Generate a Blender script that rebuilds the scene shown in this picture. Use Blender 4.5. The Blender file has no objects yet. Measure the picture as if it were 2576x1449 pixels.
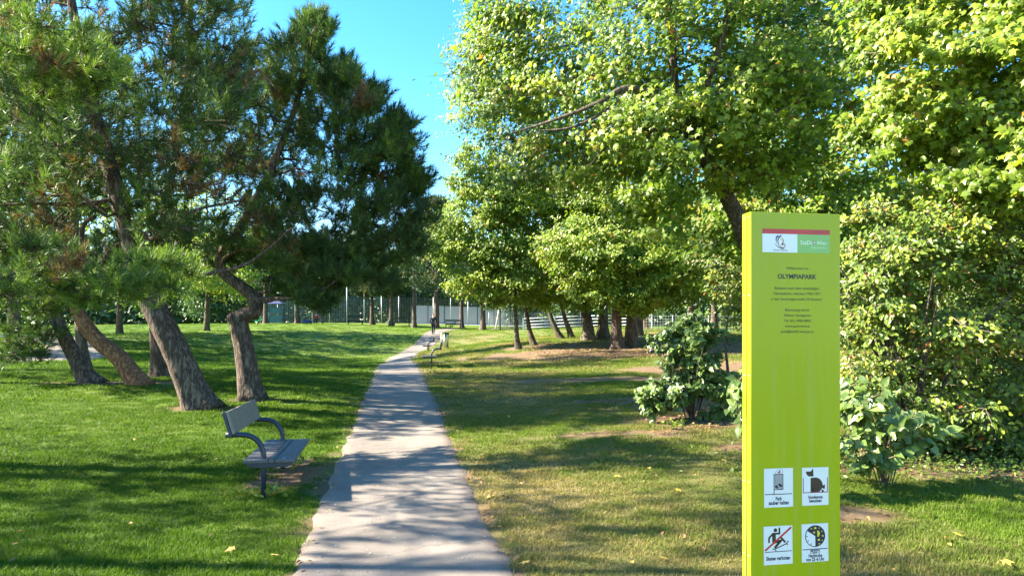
import bpy, bmesh, math, random
import numpy as np
from mathutils import Vector, Matrix

random.seed(5)
RNG = np.random.default_rng(11)
SC = bpy.context.scene
COL = SC.collection
R = math.radians

# ------------------------------------------------------------------ camera, sky, sun, exposure
CAM_H = 1.75
FPX, CX, V0 = 1861.0, 1288.0, 858.0          # focal length, centre column and horizon row of a 2576 px wide picture
cam_d = bpy.data.cameras.new('camera'); cam = bpy.data.objects.new('camera', cam_d); COL.objects.link(cam)
cam.location = (0, 0, CAM_H); cam.rotation_euler = (R(90), 0, 0)
cam_d.sensor_width = 36.0; cam_d.lens = 36.0 * FPX / 2576.0
cam_d.shift_y = (V0 - 724.5) / 2576.0
cam_d.clip_start = 0.05; cam_d.clip_end = 3000
SC.camera = cam

SUN_AZ, SUN_EL = R(87), R(35)                 # azimuth counted from +Y towards -X
SUN_DIR = Vector((-math.cos(SUN_EL) * math.sin(SUN_AZ), math.cos(SUN_EL) * math.cos(SUN_AZ), math.sin(SUN_EL)))
world = bpy.data.worlds.new('World'); SC.world = world; world.use_nodes = True
wn = world.node_tree.nodes; wl = world.node_tree.links
bg = wn['Background']; sky = wn.new('ShaderNodeTexSky'); sky.sky_type = 'NISHITA'; sky.sun_disc = False
sky.sun_elevation = SUN_EL; sky.sun_rotation = -SUN_AZ
sky.air_density = 1.0; sky.dust_density = 0.4; sky.ozone_density = 1.6
hs = wn.new('ShaderNodeHueSaturation'); hs.inputs['Hue'].default_value = 0.497; hs.inputs['Saturation'].default_value = 1.42
wl.new(sky.outputs[0], hs.inputs['Color']); wl.new(hs.outputs[0], bg.inputs['Color'])
bg.inputs['Strength'].default_value = 0.085
sun_d = bpy.data.lights.new('sun', 'SUN'); sun = bpy.data.objects.new('sun', sun_d); COL.objects.link(sun)
sun_d.energy = 5.0; sun_d.angle = R(0.53); sun_d.color = (1.0, 0.905, 0.73)
sun.rotation_euler = SUN_DIR.to_track_quat('Z', 'Y').to_euler(); sun.location = (-30, 5, 40)
SC.view_settings.view_transform = 'Standard'; SC.view_settings.look = 'None'
SC.view_settings.gamma = 1.0; SC.view_settings.use_curve_mapping = False
SC.view_settings.exposure = 2.55
cy = SC.cycles
cy.max_bounces = 7; cy.diffuse_bounces = 3; cy.glossy_bounces = 2; cy.transmission_bounces = 4; cy.transparent_max_bounces = 4
cy.use_denoising = True; cy.sample_clamp_indirect = 6.0
cy.caustics_reflective = False; cy.caustics_refractive = False


def W(u, v, d):
    """picture position at distance d (2576 px wide picture) -> point in the park"""
    return np.array([(u - CX) / FPX * d, d, CAM_H - (v - V0) / FPX * d])


# ------------------------------------------------------------------ small tools
def vnoise(p, seed=0):
    p = np.asarray(p, float); i = np.floor(p).astype(np.int64); f = p - i; f = f * f * (3 - 2 * f)
    def h(a):
        n = (a[..., 0] * 374761393 + a[..., 1] * 668265263 + a[..., 2] * 2147483647 + seed * 974711) & 0xFFFFFFFF
        n = ((n ^ (n >> 13)) * 1274126177) & 0xFFFFFFFF
        return ((n ^ (n >> 16)) & 0xFFFF) / 65535.0
    out = 0
    for dx in (0, 1):
        for dy in (0, 1):
            for dz in (0, 1):
                w = (f[..., 0] if dx else 1 - f[..., 0]) * (f[..., 1] if dy else 1 - f[..., 1]) * (f[..., 2] if dz else 1 - f[..., 2])
                out = out + w * h(i + np.array([dx, dy, dz]))
    return out


def fbm(p, seed=0, octaves=3):
    p = np.asarray(p, float); s = 0; a = 1; t = 0
    for k in range(octaves):
        s = s + a * vnoise(p * 2 ** k, seed + k); t += a; a *= 0.5
    return s / t


def unit(v):
    v = np.asarray(v, float)
    return v / np.maximum(np.linalg.norm(v, axis=-1, keepdims=True), 1e-9)


class MB:
    """collects vertices and faces; build() links them as one mesh object"""
    def __init__(self):
        self.V = []; self.F = {}; self.A = {}; self.n = 0
    def add(self, V, F, tint=0.0):
        V = np.asarray(V, np.float32).reshape(-1, 3); F = np.asarray(F, np.int64)
        k = F.shape[1]
        self.F.setdefault(k, []).append(F + self.n)
        self.A.setdefault(k, []).append(np.broadcast_to(np.asarray(tint, np.float32), (len(F),)).copy())
        self.V.append(V); self.n += len(V)
    def box(self, x0, x1, y0, y1, z0, z1):
        V = [(x, y, z) for z in (z0, z1) for y in (y0, y1) for x in (x0, x1)]
        self.add(V, [(0, 2, 3, 1), (4, 5, 7, 6), (0, 1, 5, 4), (2, 6, 7, 3), (0, 4, 6, 2), (1, 3, 7, 5)])
        return self
    def tube(self, pts, rad, seg=8, cap=True, bark=0.0, seed=0, flare=0.0):
        pts = np.asarray(pts, float); n = len(pts); rad = np.broadcast_to(np.asarray(rad, float), (n,)).copy()
        tan = unit(np.gradient(pts, axis=0))
        ref = np.array([0, 1.0, 0]) if abs(tan[0][1]) < 0.9 else np.array([1.0, 0, 0])
        a = unit(np.cross(tan, ref)); b = np.cross(tan, a)
        th = np.linspace(0, 2 * np.pi, seg, endpoint=False)
        c, s = np.cos(th), np.sin(th)
        rr = rad[:, None] * np.ones(seg)[None]
        if bark > 0:
            ln = np.concatenate([[0], np.cumsum(np.linalg.norm(np.diff(pts, axis=0), axis=1))])
            q = np.stack([np.broadcast_to(c * 4.2, (n, seg)), np.broadcast_to(s * 4.2, (n, seg)), np.broadcast_to((ln * 1.6)[:, None], (n, seg))], -1)
            ridge = np.abs(fbm(q * 1.3, seed, 3) * 2 - 1)
            lump = fbm(q * 0.35, seed + 9, 2) - 0.5
            rr = rr * (1 + bark * (ridge - 0.25) + bark * 1.2 * lump)
            if flare > 0:
                lob = 0.6 + 0.4 * np.cos(th * 5 + seed) + 0.25 * np.cos(th * 3 + seed * 2.1)
                rr = rr * (1 + flare * np.exp(-ln / 0.3)[:, None] * lob[None])
        V = pts[:, None] + rr[..., None] * (c[None, :, None] * a[:, None] + s[None, :, None] * b[:, None])
        i = np.arange(n - 1)[:, None] * seg; j = np.arange(seg)[None]; j2 = (j + 1) % seg
        F = np.stack([i + j, i + j2, i + seg + j2, i + seg + j], -1).reshape(-1, 4)
        V = V.reshape(-1, 3)
        if cap:
            V = np.concatenate([V, pts[:1], pts[-1:]]); m = n * seg
            self.add(V, F)
            k0 = self.n - len(V)
            jj = np.arange(seg); jj2 = (jj + 1) % seg
            T = np.concatenate([np.stack([np.full(seg, m), jj2, jj], 1), np.stack([np.full(seg, m + 1), (n - 1) * seg + jj, (n - 1) * seg + jj2], 1)])
            self.F.setdefault(3, []).append(T + k0); self.A.setdefault(3, []).append(np.zeros(len(T), np.float32))
        else:
            self.add(V, F)
        return self
    def lathe(self, prof, seg=24, centre=(0, 0)):
        prof = np.asarray(prof, float); n = len(prof); th = np.linspace(0, 2 * np.pi, seg, endpoint=False)
        V = np.stack([centre[0] + prof[:, None, 0] * np.cos(th), centre[1] + prof[:, None, 0] * np.sin(th), np.broadcast_to(prof[:, None, 1], (n, seg))], -1).reshape(-1, 3)
        i = np.arange(n - 1)[:, None] * seg; j = np.arange(seg)[None]; j2 = (j + 1) % seg
        self.add(V, np.stack([i + j, i + j2, i + seg + j2, i + seg + j], -1).reshape(-1, 4)); return self
    def poly(self, pts):
        self.add(pts, [tuple(range(len(pts)))]); return self
    def mesh(self, name, mat=None, smooth=True):
        me = bpy.data.meshes.new(name)
        V = np.concatenate(self.V); me.vertices.add(len(V)); me.vertices.foreach_set('co', V.ravel())
        loops = []; starts = []; tots = []; tint = []; at = 0
        for k in sorted(self.F):
            F = np.concatenate(self.F[k]); loops.append(F.ravel())
            starts.append(at + np.arange(len(F)) * k); tots.append(np.full(len(F), k)); at += F.size; tint.append(np.concatenate(self.A[k]))
        L = np.concatenate(loops).astype(np.int32); S = np.concatenate(starts).astype(np.int32)
        me.loops.add(len(L)); me.loops.foreach_set('vertex_index', L)
        me.polygons.add(len(S)); me.polygons.foreach_set('loop_start', S)
        me.polygons.foreach_set('use_smooth', np.full(len(S), smooth))
        t = np.concatenate(tint)
        if t.any():
            at_ = me.attributes.new('tint', 'FLOAT', 'FACE'); at_.data.foreach_set('value', t.astype(np.float32))
        me.update(calc_edges=True); me.validate()
        if mat: me.materials.append(mat)
        return me
    def build(self, name, mat, parent=None, smooth=True):
        return link(name, self.mesh(name, mat, smooth), parent)


def link(name, data, parent=None):
    o = bpy.data.objects.new(name, data); COL.objects.link(o)
    if parent is not None: o.parent = parent
    return o


def tag(o, label, cat, group=None, kind=None):
    if label: o['label'] = label
    if cat: o['category'] = cat
    if group: o['group'] = group
    if kind: o['kind'] = kind
    return o


def thing(name, label, cat, loc=(0, 0, 0), rz=0.0, group=None):
    o = bpy.data.objects.new(name, None); COL.objects.link(o); o.empty_display_size = 0.2
    o.location = tuple(float(c) for c in loc); o.rotation_euler = (0, 0, rz)
    return tag(o, label, cat, group)


def copy_tree(o, parent=None):
    c = o.copy(); COL.objects.link(c); c.parent = parent
    for ch in list(o.children): copy_tree(ch, c)
    return c


def bevel(o, w, seg=2):
    m = o.modifiers.new('bevel', 'BEVEL'); m.width = w; m.segments = seg; m.limit_method = 'ANGLE'
    return o


def smooth_curve(pts, n):
    """Catmull-Rom through the points"""
    p = np.asarray(pts, float); p = np.vstack([2 * p[0] - p[1], p, 2 * p[-1] - p[-2]])
    t = np.linspace(0, len(p) - 3 - 1e-6, n); i = t.astype(int); f = (t - i)[:, None]
    a, b, c, d = p[i], p[i + 1], p[i + 2], p[i + 3]
    return 0.5 * (2 * b + (c - a) * f + (2 * a - 5 * b + 4 * c - d) * f ** 2 + (3 * b - a - 3 * c + d) * f ** 3)


# ------------------------------------------------------------------ materials
def new_mat(name):
    m = bpy.data.materials.new(name); m.use_nodes = True
    nt = m.node_tree; b = nt.nodes['Principled BSDF']
    return m, nt, b


def plain(name, col, rough=0.6, metal=0.0, spec=0.5, coat=0.0, noise=0.12, scale=8.0, bump=0.0, stretch=(1, 1, 1)):
    m, nt, b = new_mat(name)
    b.inputs['Roughness'].default_value = rough; b.inputs['Metallic'].default_value = metal
    b.inputs['Specular IOR Level'].default_value = spec; b.inputs['Coat Weight'].default_value = coat
    tc = nt.nodes.new('ShaderNodeTexCoord'); mp = nt.nodes.new('ShaderNodeMapping'); mp.inputs['Scale'].default_value = stretch
    nt.links.new(tc.outputs['Object'], mp.inputs[0])
    nz = nt.nodes.new('ShaderNodeTexNoise'); nz.inputs['Scale'].default_value = scale; nz.inputs['Detail'].default_value = 6
    nt.links.new(mp.outputs[0], nz.inputs['Vector'])
    rp = nt.nodes.new('ShaderNodeValToRGB')
    rp.color_ramp.elements[0].position = 0.3; rp.color_ramp.elements[1].position = 0.7
    rp.color_ramp.elements[0].color = tuple(c * (1 - noise) for c in col) + (1,)
    rp.color_ramp.elements[1].color = tuple(min(1, c * (1 + noise)) for c in col) + (1,)
    nt.links.new(nz.outputs['Fac'], rp.inputs[0]); nt.links.new(rp.outputs[0], b.inputs['Base Color'])
    if bump:
        bp = nt.nodes.new('ShaderNodeBump'); bp.inputs['Strength'].default_value = bump; bp.inputs['Distance'].default_value = 0.01
        nt.links.new(nz.outputs['Fac'], bp.inputs['Height']); nt.links.new(bp.outputs[0], b.inputs['Normal'])
    return m


def leaf_mat(name, stops, rough=0.42, trans=0.35, spec=0.5, attr_type='GEOMETRY', tcol=(1.15, 1.25, 0.55)):
    m, nt, b = new_mat(name)
    at = nt.nodes.new('ShaderNodeAttribute'); at.attribute_name = 'tint'; at.attribute_type = attr_type
    rp = nt.nodes.new('ShaderNodeValToRGB'); el = rp.color_ramp.elements
    while len(el) < len(stops): el.new(0.5)
    for e, (p, c) in zip(el, stops): e.position = p; e.color = tuple(c) + (1,)
    nt.links.new(at.outputs['Fac'], rp.inputs[0]); nt.links.new(rp.outputs[0], b.inputs['Base Color'])
    b.inputs['Roughness'].default_value = rough; b.inputs['Specular IOR Level'].default_value = spec
    tr = nt.nodes.new('ShaderNodeBsdfTranslucent')
    mul = nt.nodes.new('ShaderNodeMix'); mul.data_type = 'RGBA'; mul.blend_type = 'MULTIPLY'; mul.inputs[0].default_value = 1
    nt.links.new(rp.outputs[0], mul.inputs[6]); mul.inputs[7].default_value = tuple(tcol) + (1,)
    nt.links.new(mul.outputs[2], tr.inputs['Color'])
    mx = nt.nodes.new('ShaderNodeMixShader'); mx.inputs[0].default_value = trans
    nt.links.new(b.outputs[0], mx.inputs[1]); nt.links.new(tr.outputs[0], mx.inputs[2])
    nt.links.new(mx.outputs[0], nt.nodes['Material Output'].inputs['Surface'])
    return m


def bark_mat(name, c0, c1, c2, scale=9.0, stretch=0.22, bump=0.8):
    m, nt, b = new_mat(name); N = nt.nodes.new; Lk = nt.links.new
    tc = N('ShaderNodeTexCoord'); mp = N('ShaderNodeMapping'); mp.inputs['Scale'].default_value = (1, 1, stretch)
    Lk(tc.outputs['Object'], mp.inputs[0])
    nz = N('ShaderNodeTexNoise'); nz.inputs['Scale'].default_value = scale * 2.4; nz.inputs['Detail'].default_value = 9; nz.inputs['Roughness'].default_value = 0.72; nz.inputs['Distortion'].default_value = 0.6
    fu = N('ShaderNodeTexNoise'); fu.inputs['Scale'].default_value = scale * 1.5; fu.inputs['Detail'].default_value = 4; fu.inputs['Roughness'].default_value = 0.6; fu.inputs['Distortion'].default_value = 0.35
    Lk(mp.outputs[0], nz.inputs['Vector']); Lk(mp.outputs[0], fu.inputs['Vector'])
    sb = N('ShaderNodeMath'); sb.operation = 'SUBTRACT'; sb.inputs[1].default_value = 0.5; Lk(fu.outputs['Fac'], sb.inputs[0])
    ab = N('ShaderNodeMath'); ab.operation = 'ABSOLUTE'; Lk(sb.outputs[0], ab.inputs[0])
    mul = N('ShaderNodeMath'); mul.operation = 'MULTIPLY_ADD'; mul.inputs[1].default_value = 7.0; mul.inputs[2].default_value = 0.18; mul.use_clamp = True; Lk(ab.outputs[0], mul.inputs[0])
    ad = N('ShaderNodeMath'); ad.operation = 'MULTIPLY'; Lk(mul.outputs[0], ad.inputs[0]); Lk(nz.outputs['Fac'], ad.inputs[1])
    rp = N('ShaderNodeValToRGB'); e = rp.color_ramp.elements; e.new(0.3)
    for q, (p, c) in zip(e, ((0.02, c0), (0.28, c1), (0.62, c2))): q.position = p; q.color = tuple(c) + (1,)
    Lk(ad.outputs[0], rp.inputs[0]); Lk(rp.outputs[0], b.inputs['Base Color'])
    b.inputs['Roughness'].default_value = 0.85; b.inputs['Specular IOR Level'].default_value = 0.2
    bp = N('ShaderNodeBump'); bp.inputs['Strength'].default_value = bump; bp.inputs['Distance'].default_value = 0.03
    Lk(ad.outputs[0], bp.inputs['Height']); Lk(bp.outputs[0], b.inputs['Normal'])
    return m


M = {}
M['pine_bark'] = bark_mat('pine_bark', (0.028, 0.020, 0.016), (0.10, 0.072, 0.056), (0.23, 0.175, 0.14))
M['red_bark'] = bark_mat('red_pine_bark', (0.06, 0.03, 0.018), (0.22, 0.11, 0.06), (0.36, 0.2, 0.12))
M['maple_bark'] = bark_mat('maple_bark', (0.03, 0.024, 0.018), (0.10, 0.08, 0.06), (0.22, 0.18, 0.14), scale=14, stretch=0.15)
M['twig'] = plain('twig_bark', (0.20, 0.16, 0.12), 0.85, spec=0.2, noise=0.3)
M['needles'] = leaf_mat('pine_needles', ((0.0, (0.035, 0.065, 0.026)), (0.45, (0.07, 0.125, 0.036)), (0.72, (0.14, 0.22, 0.04)), (0.84, (0.20, 0.29, 0.045)), (0.9, (0.17, 0.10, 0.05)), (1.0, (0.26, 0.145, 0.07))), rough=0.5, trans=0.28, spec=0.35)
M['far_needles'] = leaf_mat('far_pine_needles', ((0.0, (0.02, 0.045, 0.022)), (0.6, (0.045, 0.09, 0.036)), (0.85, (0.09, 0.14, 0.04)), (1.0, (0.2, 0.15, 0.05))), rough=0.55, trans=0.15, spec=0.3)
M['maple'] = leaf_mat('maple_leaves', ((0.0, (0.085, 0.145, 0.018)), (0.4, (0.165, 0.25, 0.024)), (0.82, (0.32, 0.385, 0.04)), (0.93, (0.34, 0.30, 0.04)), (1.0, (0.36, 0.15, 0.05))), rough=0.40, trans=0.52, spec=0.45)
M['maple_far'] = leaf_mat('tall_tree_leaves', ((0.0, (0.085, 0.145, 0.018)), (0.4, (0.16, 0.245, 0.024)), (0.85, (0.31, 0.38, 0.04)), (0.95, (0.33, 0.25, 0.04)), (1.0, (0.36, 0.14, 0.05))), rough=0.42, trans=0.50, spec=0.45)
M['backdrop_leaves'] = leaf_mat('background_tree_leaves', ((0.0, (0.04, 0.085, 0.04)), (0.5, (0.09, 0.16, 0.06)), (0.9, (0.17, 0.24, 0.07)), (1.0, (0.3, 0.26, 0.07))), rough=0.5, trans=0.3, spec=0.4)
M['shrub'] = leaf_mat('shrub_leaves', ((0.0, (0.055, 0.10, 0.018)), (0.4, (0.115, 0.185, 0.022)), (0.85, (0.25, 0.305, 0.032)), (0.94, (0.38, 0.26, 0.04)), (1.0, (0.42, 0.09, 0.04))), rough=0.4, trans=0.35, spec=0.5)
M['lilac'] = leaf_mat('lilac_leaves', ((0.0, (0.06, 0.105, 0.025)), (0.5, (0.125, 0.195, 0.04)), (1.0, (0.22, 0.30, 0.08))), rough=0.36, trans=0.3, spec=0.6)
M['litter'] = leaf_mat('fallen_leaf', ((0.0, (0.16, 0.09, 0.045)), (0.5, (0.30, 0.17, 0.07)), (0.8, (0.48, 0.34, 0.09)), (1.0, (0.70, 0.48, 0.06))), rough=0.6, trans=0.2, spec=0.3, tcol=(1, 1, 1))


# ------------------------------------------------------------------ terrain: heights read off the places where things stand
CTRL = [W(*c) for c in (
    (1016, 1449, 5.5), (1006, 1300, 7.24), (1002, 1180, 9.33), (1001, 1100, 11.7), (1005, 1060, 13.9), (1002, 975, 20.2), (1003, 940, 24.6),
    (1001, 911, 40), (1030, 893, 47), (1045, 882, 52), (1070, 867, 56), (1093, 838, 63), (1115, 831, 72), (1150, 828, 80), (1260, 824, 92),
    (664, 1255, 8.0), (1080, 938, 25.5), (1078, 884, 47), (1118, 877, 44), (1127, 832, 86),
    (510, 1030, 14.5), (630, 995, 15.5), (225, 965, 18), (352, 968, 17.5), (405, 948, 20), (215, 930, 23), (20, 905, 27),
    (600, 850, 50), (700, 819, 72), (850, 818, 74), (1000, 822, 78), (660, 813, 95), (900, 813, 95), (1050, 816, 95), (200, 840, 55),
    (1305, 878, 36), (1340, 867, 37), (1412, 851, 40), (1440, 850, 40), (1482, 856, 38), (1517, 854, 38), (1552, 878, 34), (1590, 872, 34.5),
    (1735, 835, 46), (1850, 838, 48), (1430, 827, 62), (1740, 1048, 12), (2350, 1190, 8.5), (2560, 1120, 10.5), (2560, 1449, 5.45), (1700, 1449, 5.5), (0, 1449, 5.5))]
CTRL += [np.array(c, float) for c in ((3, 0, 0), (-3, 0, 0), (15, 0, 0.1), (-15, 0, 0.1), (0, -10, -0.1), (18, -10, 0), (-18, -10, 0), (-15, 9, 0.25), (14, 12, 0.5),
         (-28, 20, 0.9), (28, 25, 1.2), (-45, 50, 2.2), (45, 50, 2.4), (0, 120, 4.0), (-70, 115, 4.0), (70, 115, 3.8), (70, 0, 0.5), (-70, 0, 0.5))]
CTRL = np.array(CTRL)


def _tps_u(r2):
    return np.where(r2 > 0, 0.5 * r2 * np.log(np.maximum(r2, 1e-12)), 0)


def _tps_fit(P, z, lam):
    n = len(P); K = _tps_u(((P[:, None] - P[None]) ** 2).sum(-1)) + lam * np.eye(n)
    A = np.zeros((n + 3, n + 3)); Q = np.c_[np.ones(n), P]; A[:n, :n] = K; A[:n, n:] = Q; A[n:, :n] = Q.T
    return np.linalg.solve(A, np.r_[z, 0, 0, 0])


_TW = _tps_fit(CTRL[:, :2], CTRL[:, 2], 4.0)


def ground(x, y):
    x = np.clip(np.asarray(x, float), -75, 75); y = np.clip(np.asarray(y, float), -12, 118); sh = np.broadcast(x, y).shape
    x = np.broadcast_to(x, sh).ravel(); y = np.broadcast_to(y, sh).ravel(); out = np.empty(len(x))
    for s in range(0, len(x), 20000):
        X = np.c_[x[s:s + 20000], y[s:s + 20000]]
        K = _tps_u(((X[:, None] - CTRL[None, :, :2]) ** 2).sum(-1))
        out[s:s + 20000] = K @ _TW[:-3] + _TW[-3] + X @ _TW[-2:]
    return out.reshape(sh)


def G(x, y):
    return float(ground(np.array([x]), np.array([y]))[0])


def base_at(u, d):
    x = (u - CX) / FPX * d
    return np.array([x, d, G(x, d)])


# path centre line (x, y)
PATH = np.array([(1.9, -12), (1.0, -6), (0.07, 0), (-0.805, 5.5), (-1.10, 7.24), (-1.43, 9.33), (-1.80, 11.7), (-2.11, 13.9), (-3.10, 20.2), (-3.77, 24.6), (-4.8, 31), (-6.1, 40),
                 (-6.55, 47), (-6.75, 52), (-6.6, 56), (-6.62, 60), (-6.6, 63), (-6.69, 72), (-5.9, 80), (-3.4, 87), (0.4, 91.5), (6, 94.5), (14, 97)])
PW = 0.84
pc = smooth_curve(np.c_[PATH, np.zeros(len(PATH))], 700)[:, :2]
LPATH = np.array([(-42, 32), (-30, 29), (-24, 26.6), (-20.5, 25.4), (-18.8, 26.8), (-18.6, 30), (-21, 36), (-27, 44), (-36, 52)], float)
lpc = smooth_curve(np.c_[LPATH, np.zeros(len(LPATH))], 200)[:, :2]


def dist_poly(x, y, c):
    P = np.c_[np.ravel(x), np.ravel(y)]; out = np.empty(len(P))
    for s in range(0, len(P), 20000):
        out[s:s + 20000] = np.sqrt(((P[s:s + 20000, None] - c[None]) ** 2).sum(-1).min(1))
    return out.reshape(np.shape(x))


def blob(x, y, cx, cy_, rx, ry):
    return np.exp(-(((x - cx) / rx) ** 2 + ((y - cy_) / ry) ** 2) ** 1.5)


def soil_mask(x, y):
    """bare earth and leaf litter: under the shrubs, round the trunks, in front of the bench, along the path edge"""
    p = np.stack([x, y, np.zeros_like(x)], -1)
    n = fbm(p * 1.3, 3, 3); s = np.zeros_like(x)
    for cx, cy_, rx, ry in ((3.1, 11.9, 1.5, 0.9), (5.4, 9.6, 2.6, 1.35), (4.6, 14.5, 3.4, 2.6), (7.5, 25, 5.0, 2.0), (6.0, 33.0, 8.5, 3.6), (1.2, 36.4, 2.2, 1.0), (-1.93, 8.45, 0.36, 0.62), (-2.75, 9.2, 0.5, 1.0),
                            (-9.6, 18.0, 2.2, 0.55), (-6.0, 14.4, 0.8, 0.35), (-5.4, 15.4, 0.6, 0.3), (3.3, 9.9, 0.9, 0.35), (7.5, 8.3, 1.5, 0.4), (3.0, 15.5, 2.6, 0.8), (2.4, 22, 3.0, 1.0), (1.5, 11.0, 1.2, 0.35), (3.2, 7.0, 0.7, 0.3), (11, 45, 6, 3)):
        s = np.maximum(s, blob(x, y, cx, cy_, rx, ry))
    e = dist_poly(x, y, pc) - PW
    s = np.maximum(s, np.clip(1 - np.abs(e) / 0.13, 0, 1) * 0.75)
    return np.clip((s - 0.32 + (n - 0.5) * 0.8) * 3.0, 0, 1)


def dry_mask(x, y):
    n = fbm(np.stack([x * 0.45, y * 0.45, np.zeros_like(x)], -1), 21, 3)
    side = 1 / (1 + np.exp(-(x - np.interp(y, PATH[:, 1], PATH[:, 0])) * 2.5))
    far = np.clip((y - 40) / 30, 0, 1)
    return np.clip(0.04 + side * (0.66 - 0.5 * far) + (n - 0.5) * (0.55 + 0.7 * side), 0, 1)


def axis(parts):
    out = [np.arange(a, b, s) for a, b, s in parts]; return np.concatenate(out + [[parts[-1][1]]])


gx = axis(((-420, -80, 20), (-80, -30, 2.0), (-30, -12, 0.6), (-12, 12, 0.28), (12, 30, 0.6), (30, 80, 2.0), (80, 420, 20)))
gy = axis(((-60, -12, 4), (-12, 4, 0.8), (4, 18, 0.25), (18, 40, 0.4), (40, 120, 1.0), (120, 700, 20)))
X, Y = np.meshgrid(gx, gy); Z = ground(X, Y)
near = (np.abs(X) < 30) & (Y > -2) & (Y < 60)
Z = Z + np.where(near, (fbm(np.stack([X * 0.9, Y * 0.9, X * 0], -1), 5, 3) - 0.5) * 0.05 * np.clip((dist_poly(X, Y, pc) - PW - 0.05) / 0.6, 0, 1), 0)
pond = dist_poly(X, Y, pc) < PW - 0.05
Z = np.where(pond, Z - 0.012, Z)
ny, nx = X.shape
mb = MB(); idx = np.arange(nx * ny).reshape(ny, nx)
mb.add(np.stack([X, Y, Z], -1).reshape(-1, 3), np.stack([idx[:-1, :-1], idx[:-1, 1:], idx[1:, 1:], idx[1:, :-1]], -1).reshape(-1, 4))


def ground_material():
    m, nt, b = new_mat('lawn'); N = nt.nodes.new; Lk = nt.links.new
    geo = N('ShaderNodeNewGeometry')
    def noise(scale, detail=5, rough=0.6):
        n = N('ShaderNodeTexNoise'); n.inputs['Scale'].default_value = scale; n.inputs['Detail'].default_value = detail; n.inputs['Roughness'].default_value = rough
        Lk(geo.outputs['Position'], n.inputs['Vector']); return n
    def mix(f, a, b_, fac=None):
        x = N('ShaderNodeMix'); x.data_type = 'RGBA'
        if f is not None: Lk(f, x.inputs[0])
        else: x.inputs[0].default_value = fac
        for s, k in ((a, 6), (b_, 7)):
            if isinstance(s, tuple): x.inputs[k].default_value = s + (1,)
            else: Lk(s, x.inputs[k])
        return x.outputs[2]
    def attr(n):
        a = N('ShaderNodeAttribute'); a.attribute_name = n; return a.outputs['Fac']
    def ramp(src, p0, p1):
        r = N('ShaderNodeMapRange'); r.inputs['From Min'].default_value = p0; r.inputs['From Max'].default_value = p1; Lk(src, r.inputs[0]); return r.outputs[0]
    n1 = noise(3.0); n2 = noise(38.0, 6, 0.75); n3 = noise(0.6)
    green = mix(ramp(n1.outputs[0], 0.35, 0.65), (0.045, 0.095, 0.008), (0.095, 0.155, 0.014))
    green = mix(ramp(n2.outputs[0], 0.35, 0.7), green, (0.12, 0.185, 0.02))
    dry = mix(ramp(n2.outputs[0], 0.3, 0.7), (0.12, 0.10, 0.04), (0.24, 0.19, 0.09))
    grass = mix(attr('dry'), green, dry)
    soil = mix(ramp(n2.outputs[0], 0.3, 0.7), (0.11, 0.072, 0.045), (0.24, 0.17, 0.11))
    soil = mix(ramp(n1.outputs[0], 0.45, 0.62), soil, (0.19, 0.115, 0.06))
    out = mix(attr('soil'), grass, soil)
    Lk(out, b.inputs['Base Color']); b.inputs['Roughness'].default_value = 0.9; b.inputs['Specular IOR Level'].default_value = 0.15
    bp = N('ShaderNodeBump'); bp.inputs['Strength'].default_value = 0.9; bp.inputs['Distance'].default_value = 0.05
    ns = noise(22.0, 8, 0.8); Lk(ns.outputs[0], bp.inputs['Height']); Lk(bp.outputs[0], b.inputs['Normal'])
    return m


M['lawn'] = ground_material()
gme = mb.mesh('ground', M['lawn'])
for nm, fn in (('soil', soil_mask), ('dry', dry_mask)):
    a = gme.attributes.new(nm, 'FLOAT', 'POINT'); a.data.foreach_set('value', fn(X, Y).ravel().astype(np.float32))
tag(link('ground', gme), 'mown park lawn, green and partly dry, rising away', None, kind='structure')


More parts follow.
